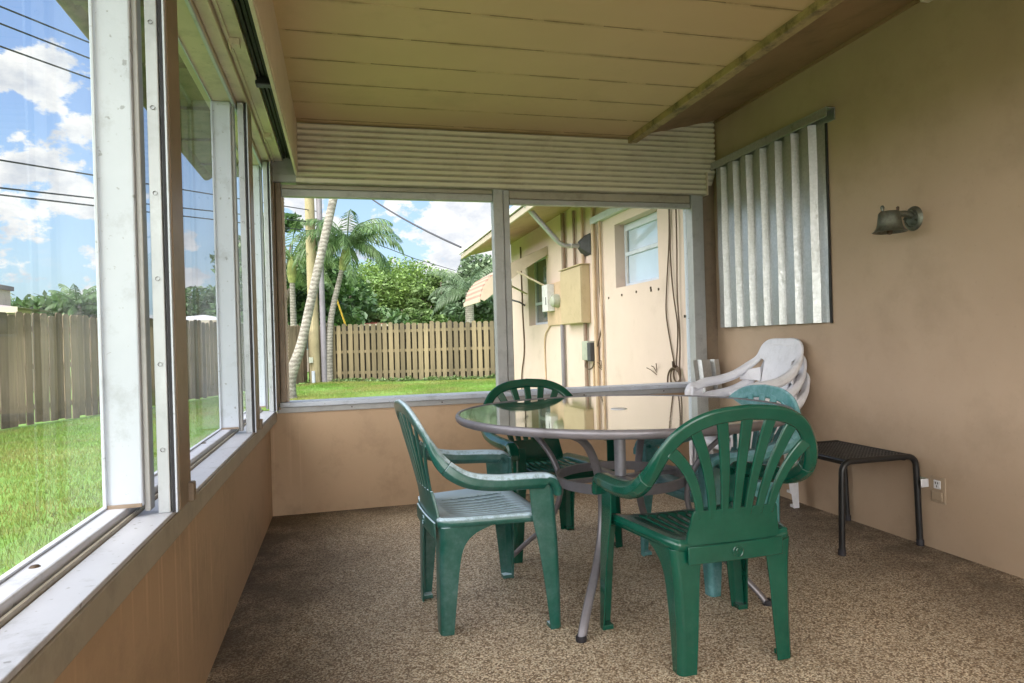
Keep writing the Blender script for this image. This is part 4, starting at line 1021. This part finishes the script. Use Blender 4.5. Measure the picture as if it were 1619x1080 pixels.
# upright palm behind it
pb = at(520, 606, Z=-.1); p1 = at(524, 500, Y=pb.y); p2 = at(541, 425, Y=pb.y)
palm((pb.x, pb.y, -.1), [(pb.x, pb.y, -.15), (pb.x+.03, pb.y, .8), (p1.x, pb.y, p1.z), (p2.x, pb.y, p2.z)], [.14, .115, .095, .075], 'palm with green crownshaft and drooping fronds beside the grey pole', 24, 2.05, True, wl=.56, droop=2.0, nleaf=36)
# palm beyond the fence at the left edge, yellowish
pb = at(463, 500, Y=24.); p2 = at(462, 445, Y=24.)
palm((pb.x, 24., -.1), [(pb.x, 24., -.15), (pb.x+.02, 24., 1.2), (p2.x, 24., p2.z)], [.13, .115, .09], 'small palm with a yellow green crownshaft beyond the fence at the left window edge', 14, 2.2, True, wl=.55, mat='leaf_lt')
# ficus and companions
tree(615, 405, 44., 10.5, 2.2, M['leaf'], 'wide round green tree behind the tan fence', 46000, .115, 80)
tree(552, 428, 41., 5.6, 2.0, M['leaf'], 'lower green tree at the left flank of the wide round tree', 16000, .11, 36)
tree(700, 418, 40., 5.0, 1.9, M['leaf_lt'], 'pale green feathery tree right of the wide round tree', 8000, .17, 30)
tree(765, 400, 38., 5.5, 2.2, M['leaf_far'], 'hazy green tree behind the house eave', 9000, .17, 30)
tree(800, 402, 46., 7.5, 2.0, M['leaf_far'], 'tall hazy tree furthest right behind the awning', 8000, .2, 30)
tree(658, 462, 36., 2.6, 1.6, M['leaf_lt'], 'small bright bush just over the tan fence', 4000, .13, 18)
tree(480, 420, 34., 7.5, 1.2, M['leaf_dk'], 'dark tree behind the wooden pole and palms', 12000, .17, 36)
tree(440, 330, 30., 5.0, 3.0, M['leaf_dk'], 'dark leafy tree high behind the palms at the left edge of the back window', 9000, .17, 30)
pb = at(742, 500, Y=30.); p2 = at(742, 462, Y=30.)
palm((pb.x, 30., -.1), [(pb.x, 30., -.15), (pb.x, 30., .8), (p2.x, 30., p2.z)], [.2, .2, .2], 'short palm with brown trunk beside the awning', 18, 2.2, False, wl=.5, mat='leaf_far')
# row of trees over the left fence
for px, py, Y_, wd, mt_, lb in ((-40, 455, 33., 9, 'leaf_far', 'hazy tree at the far left over the grey fence'), (30, 467, 30., 6.5, 'leaf_far', 'low hazy hedge tree under the neighbour roof'),
                            (75, 472, 27., 5, 'leaf_dk', 'low dark tree between the neighbour roof and the post'), (320, 440, 36., 5.5, 'leaf_dk', 'dark tree seen through the tinted pane'), (395, 450, 36., 5.5, 'leaf_dk', 'dark tree behind the second post')):
    tree(px, py, Y_, wd, 1.1, M[mt_], lb, 7000, .15, 28)
pb = at(122, 490, Y=26.); p2 = at(122, 484, Y=26.)
palm((pb.x, 26., -.1), [(pb.x, 26., -.15), (pb.x, 26., 1.4), (p2.x, 26., p2.z)], [.16, .14, .12], 'palm silhouette just left of the nearest post', 18, 1.15, False, wl=.30, mat='leaf_dk', droop=1.4)
pb = at(150, 490, Y=27.); p2 = at(150, 486, Y=27.)
palm((pb.x, 27., -.1), [(pb.x, 27., -.15), (pb.x, 27., 1.4), (p2.x, 27., p2.z)], [.16, .14, .12], 'palm half hidden by the nearest post', 18, 1.15, False, wl=.30, mat='leaf_dk', droop=1.4)

# ------------------------------------------------------------------ neighbours
def neighbour(x0, x1, y0, y1, hw, hr, wall, roof, label, ridge='x'):
    t = thing('neighbour_house', label, 'house', ((x0+x1)/2, (y0+y1)/2, -.1))
    w_ = MB().box(x0, x1, y0, y1, -.1, hw).build('wall', M[wall], t)
    o_ = .5; xm, ym = (x0+x1)/2, (y0+y1)/2
    P = [(x0-o_, y0-o_, hw), (x1+o_, y0-o_, hw), (x1+o_, y1+o_, hw), (x0-o_, y1+o_, hw)]
    E_ = [(x0+1, ym, hr), (x1-1, ym, hr)] if ridge == 'x' else [(xm, y0+1, hr), (xm, y1-1, hr)]
    if ridge == 'x': MB().add(P+E_, [(0,1,5,4), (1,2,5), (2,3,4,5), (3,0,4), (0,3,2,1)]).build('roof', M[roof], t)
    else: MB().add(P+E_, [(0,1,4), (1,2,5,4), (2,3,5), (3,0,4,5), (0,3,2,1)]).build('roof', M[roof], t)
    MB().box(x0-o_, x1+o_, y0-o_-.03, y0-o_-.005, hw-.16, hw+.01).build('fascia', M['awning'], t)
    for k in range(3):
        xx = x0+(x1-x0)*(k+.5)/3; f_ = MB().box(xx-.5, xx+.5, y0-.03, y0-.005, .9, 1.7).build('window', M['white'], t)
        MB().box(xx-.44, xx+.44, y0-.036, y0-.0305, .96, 1.64).build('pane', M['pane_dark'], f_)
    return t
a_ = at(528, 500, Y=33.); b_ = at(600, 500, Y=33.)
neighbour(a_.x, b_.x, 33.5, 41., 2.06, 2.58, 'wall_out', 'roof_red', 'neighbour house with low red roof beyond the tan fence')
a_ = at(400, 500, Y=31.); b_ = at(512, 500, Y=31.)
neighbour(a_.x, b_.x, 31.5, 39., 2.08, 2.5, 'wall_out', 'roof', 'neighbour house with pale roof seen left of the wooden pole')
a_ = at(235, 500, Y=24.); b_ = at(345, 500, Y=24.)
neighbour(a_.x, b_.x, 24.5, 30., 2.02, 2.36, 'wall_out', 'roof', 'neighbour house with white roof edge seen through the tinted pane')
a_ = at(-160, 480, Y=22.); b_ = at(-4, 480, Y=22.)
nh = neighbour(a_.x, b_.x, 22.5, 24.2, 2.42, 2.66, 'cream', 'roof_grey', 'neighbour house with grey roof at the far left over the fence')
v_ = at(6, 455, Y=23.)
MB().box(v_.x-.75, v_.x+.0, 22.6, 23.4, 2.42, 3.0).build('chimney', M['cream'], nh); MB().box(v_.x-.80, v_.x+.06, 22.5, 23.5, 3.0, 3.13).build('chimney_cap', M['roof_grey'], nh)

# ------------------------------------------------------------------ poles and wires
ub = at(499, 607, Z=-.1)
up_ = thing('utility_pole', 'thick yellowish wooden utility pole at the corner of the fence', 'utility pole', (ub.x, ub.y, -.1))
MB().tube([(ub.x, ub.y, -.2), (ub.x-.02, ub.y, 4), (ub.x-.04, ub.y, 9.2)], [.165, .15, .12], 16).build('pole', M['pole'], up_)
MB().box(ub.x-.9, ub.x+.9, ub.y-.16, ub.y-.06, 8.4, 8.5).build('crossarm', M['pole'], up_)
MB().box(ub.x-.17, ub.x-.05, ub.y-.19, ub.y-.14, .55, .72).build('tag_box', M['greybox'], up_)
MB().tube([(ub.x-.05, ub.y-.2, -.1), (ub.x-.05, ub.y-.2, .30)], .05, 8).build('white_stub', M['white'], up_)
o = MB().tube([(ub.x+.27, ub.y-.05, -.15), (ub.x+.25, ub.y-.05, 9.0)], .085, 12).build('riser_pole', M['polegrey']); tag(o, 'slim mauve grey riser pipe standing right of the wooden pole', 'pole')
g0 = at(545, 503, Y=22.6); g1 = at(532, 472, Y=22.6)
o = MB().tube([g0+Vector((.35, .3, -1.3)), g1+Vector((-.0, .0, .0))], .028, 8).build('guy_guard', M['yellow']); tag(o, 'yellow guy wire guard sticking up over the fence', 'guy guard')
def pl_at(px, py):
    """pixel -> vertical plane through the utility pole along the left fence"""
    d = fw*FPX+rt*(px-CX)-up*(py-CY); nn = Vector((1, -.393, 0)); o_ = Vector((0,0,H)); P = Vector((ub.x, ub.y, 0))
    return o_+d*((P-o_).dot(nn)/d.dot(nn))
for i, (ya_, yb_, lb) in enumerate(((10, 213, 'topmost'), (37, 232, 'second from the top'), (73, 252, 'third from the top'), (253, 334, 'fourth from the top'), (297, 352, 'fifth from the top'), (308, 366, 'lowest'))):
    a, b = pl_at(0, ya_), pl_at(500, yb_); d = a-b
    p0 = b; p2 = b+d*2.6; pts = []
    for k in range(25):
        t = k/24; q = p0.lerp(p2, t); q.z -= .0; pts.append(q)
    o = MB().tube(pts, .014, 5).build('power_line', M['wire']); tag(o, lb+' of the six overhead cables in the left sky', 'cable', 'overhead cables')
a, b = at(500, 240, Y=ub.y), Vector((1.90, 10.55, 2.56))
o = MB().tube([a.lerp(b, t)-Vector((0, 0, .25*4*t*(1-t))) for t in np.linspace(0, 1, 16)], .016, 6).build('service_drop', M['wire']); tag(o, 'black service cable sloping from the pole to the house eave', 'cable')
a, b = at(560, 372, Y=24.), at(720, 428, Y=34.)
o = MB().tube([a, a.lerp(b, .5)-Vector((0,0,.1)), b], .016, 5).build('far_cable', M['wire']); tag(o, 'thin distant cable above the wide round tree', 'cable')

# ------------------------------------------------------------------ lawn
nb = 340000
P = np.empty((nb, 3)); k = 0
ang = rng.uniform(R(-48), R(34), nb*3); dist = 2.2+(19.5*rng.random(nb*3)**.62)
X = np.sin(ang)*dist; Yg = np.cos(ang)*dist
# inside the yard: right of the left fence, this side of the back fence, outside porch and house
ok = (X > -9.3+(Yg-0.0)*.393) & (Yg < 21.5-(X+1.0)*.363) & ~((X > -.58) & (Yg < 4.5)) & ~((X > 2.55) & (Yg < 10.5))
X, Yg, dist = X[ok][:nb], Yg[ok][:nb], dist[ok][:nb]; nb = len(X)
hgt = rng.uniform(.015, .040, nb)*(1+.25*np.sin(X*2.1+Yg)); wdt = .0017+.00036*dist
az = rng.uniform(0, 2*math.pi, nb); lean = rng.uniform(.1, .9, nb)*hgt; la = rng.uniform(0, 2*math.pi, nb)
zb = -.085+.010*np.sin(X*1.3+Yg*.7)+.008*np.sin(X*.6-Yg*1.1)-.012
zb = np.where((X > -2) & (Yg < 6), -.10, zb)
hgt = hgt+.01
V = np.stack([np.stack([X-np.cos(az)*wdt, Yg-np.sin(az)*wdt, zb], 1), np.stack([X+np.cos(az)*wdt, Yg+np.sin(az)*wdt, zb], 1), np.stack([X+np.cos(la)*lean, Yg+np.sin(la)*lean, zb+hgt], 1)], 1).reshape(-1, 3)
me = bpy.data.meshes.new('lawn_grass'); me.from_pydata(V.tolist(), [], np.arange(3*nb).reshape(-1, 3).tolist()); me.update(); me.materials.append(M['grass'])
o = bpy.data.objects.new('lawn_grass', me); col.objects.link(o); tag(o, 'short bright green grass of the back lawn', 'grass', kind='stuff')
# weeds along the foot of the fences
wd = []
for k in range(70):
    t = random.random(); p = Vector((-1.0, 21.65, -.08)).lerp(Vector((4.6, 19.6, -.08)), t); wd.append(((p.x, p.y-.1, -.05), random.uniform(.1, .25), .1, random.uniform(.03, .12)))
w_ = thing('weeds', 'low leafy weeds along the foot of the tan fence', 'weeds', (1.8, 20.6, -.1)); w_['kind'] = 'stuff'
leaf_cloud(wd, 2600, .04, M['leaf_lt'], 'foliage', w_)

# ------------------------------------------------------------------ light and sky
SUN_EL, SUN_AZ = R(66), R(222)        # azimuth clockwise from +Y
world = bpy.data.worlds.new('World'); scene.world = world; world.use_nodes = True
nt = world.node_tree; bg = nt.nodes['Background']; bg.inputs[1].default_value = .15
sky = nt.nodes.new('ShaderNodeTexSky'); sky.sky_type = 'NISHITA'; sky.sun_disc = False; sky.sun_elevation = SUN_EL; sky.sun_rotation = SUN_AZ
sky.air_density = 1.1; sky.dust_density = 1.6; sky.ozone_density = 1.6
tc = nt.nodes.new('ShaderNodeTexCoord'); sx = nt.nodes.new('ShaderNodeSeparateXYZ'); L(nt, tc.outputs['Generated'], sx.inputs[0])
zz = mul(nt, mul(nt, sx.outputs[2], 0., 'MAXIMUM'), .28, 'ADD')
cx = N(nt, 'ShaderNodeCombineXYZ'); L(nt, mul(nt, sx.outputs[0], zz, 'DIVIDE'), cx.inputs[0]); L(nt, mul(nt, sx.outputs[1], zz, 'DIVIDE'), cx.inputs[1]); cx.inputs[2].default_value = 3.1
cl = noise(nt, cx.outputs[0], 1.5, 9, .56, .60, .78)
# cumulus heaps low in the sky: billowy noise gathered round a few directions
heap = None
for dr_, c0, w_ in (((-.3527, .8942, .2250), .980, .265), ((.155, .955, .205), .975, .27), ((.02, .985, .17), .985, .20), ((-.62, .74, .22), .96, .24), ((.45, .86, .24), .96, .26), ((-.25, .955, .09), .992, .2)):
    dd = N(nt, 'ShaderNodeVectorMath', operation='DOT_PRODUCT'); L(nt, tc.outputs['Generated'], dd.inputs[0]); dd.inputs[1].default_value = Vector(dr_).normalized()
    mk = N(nt, 'ShaderNodeMapRange', interpolation_type='SMOOTHSTEP'); mk.inputs[1].default_value = c0; mk.inputs[2].default_value = 1.; mk.inputs[4].default_value = w_; L(nt, dd.outputs['Value'], mk.inputs[0])
    heap = mk.outputs[0] if heap is None else mul(nt, heap, mk.outputs[0], 'MAXIMUM')
bil = noise(nt, tc.outputs['Generated'], 11., 8, .58, 0, 1, (1, 1, 1.5))
hp = N(nt, 'ShaderNodeMapRange', interpolation_type='SMOOTHSTEP'); hp.inputs[1].default_value = .70; hp.inputs[2].default_value = .755; L(nt, mul(nt, bil, heap, 'ADD'), hp.inputs[0])
shade = noise(nt, tc.outputs['Generated'], 17., 6, .6, .36, .6, (1, 1, 1.6))
soft = noise(nt, cx.outputs[0], .8, 4, .5, .3, .75)
hz = N(nt, 'ShaderNodeMapRange'); hz.inputs[1].default_value = .30; hz.inputs[2].default_value = -.02; L(nt, sx.outputs[2], hz.inputs[0])
cloudcol = mix(nt, soft, (5.6, 5.9, 6.4), (7.6, 7.6, 7.6))
sb = N(nt, 'ShaderNodeVectorMath', operation='MULTIPLY'); L(nt, sky.outputs[0], sb.inputs[0]); sb.inputs[1].default_value = (1.5, 1.55, 1.65)
k = mix(nt, mul(nt, hz.outputs[0], .8), sb.outputs[0], (3.7, 5.3, 6.4))
k = mix(nt, mul(nt, cl, .75), k, cloudcol)
k = mix(nt, hp.outputs[0], k, mix(nt, shade, (5.3, 5.6, 6.1), (7.8, 7.8, 7.7)))
# unseen bright bank added behind and left of camera to light the porch
sd = (math.sin(SUN_AZ)*math.cos(SUN_EL), math.cos(SUN_AZ)*math.cos(SUN_EL), math.sin(SUN_EL))
dt = N(nt, 'ShaderNodeVectorMath', operation='DOT_PRODUCT'); L(nt, tc.outputs['Generated'], dt.inputs[0]); dt.inputs[1].default_value = (-.70, -.66, .28)
gl = N(nt, 'ShaderNodeMapRange', interpolation_type='SMOOTHSTEP'); gl.inputs[1].default_value = .0; gl.inputs[2].default_value = .62; gl.inputs[3].default_value = 0; gl.inputs[4].default_value = .95; L(nt, dt.outputs['Value'], gl.inputs[0])
k = mix(nt, gl.outputs[0], k, (40., 39.3, 38.))
L(nt, k, bg.inputs[0])
sun = bpy.data.lights.new('sun', 'SUN'); sun.energy = 4.5; sun.angle = R(5); sun.color = (1, .97, .93)
so = bpy.data.objects.new('sun', sun); col.objects.link(so)
dv = Vector((math.sin(SUN_AZ)*math.cos(SUN_EL), math.cos(SUN_AZ)*math.cos(SUN_EL), math.sin(SUN_EL)))
so.rotation_euler = dv.to_track_quat('Z', 'Y').to_euler()

# ------------------------------------------------------------------ render settings
scene.render.engine = 'CYCLES'
scene.view_settings.view_transform = 'Standard'; scene.view_settings.look = 'None'; scene.view_settings.exposure = 0; scene.view_settings.gamma = 1
cy = scene.cycles; cy.use_denoising = True; cy.max_bounces = 10; cy.diffuse_bounces = 6; cy.transparent_max_bounces = 16; cy.sample_clamp_indirect = 8
cy.caustics_reflective = False; cy.caustics_refractive = False
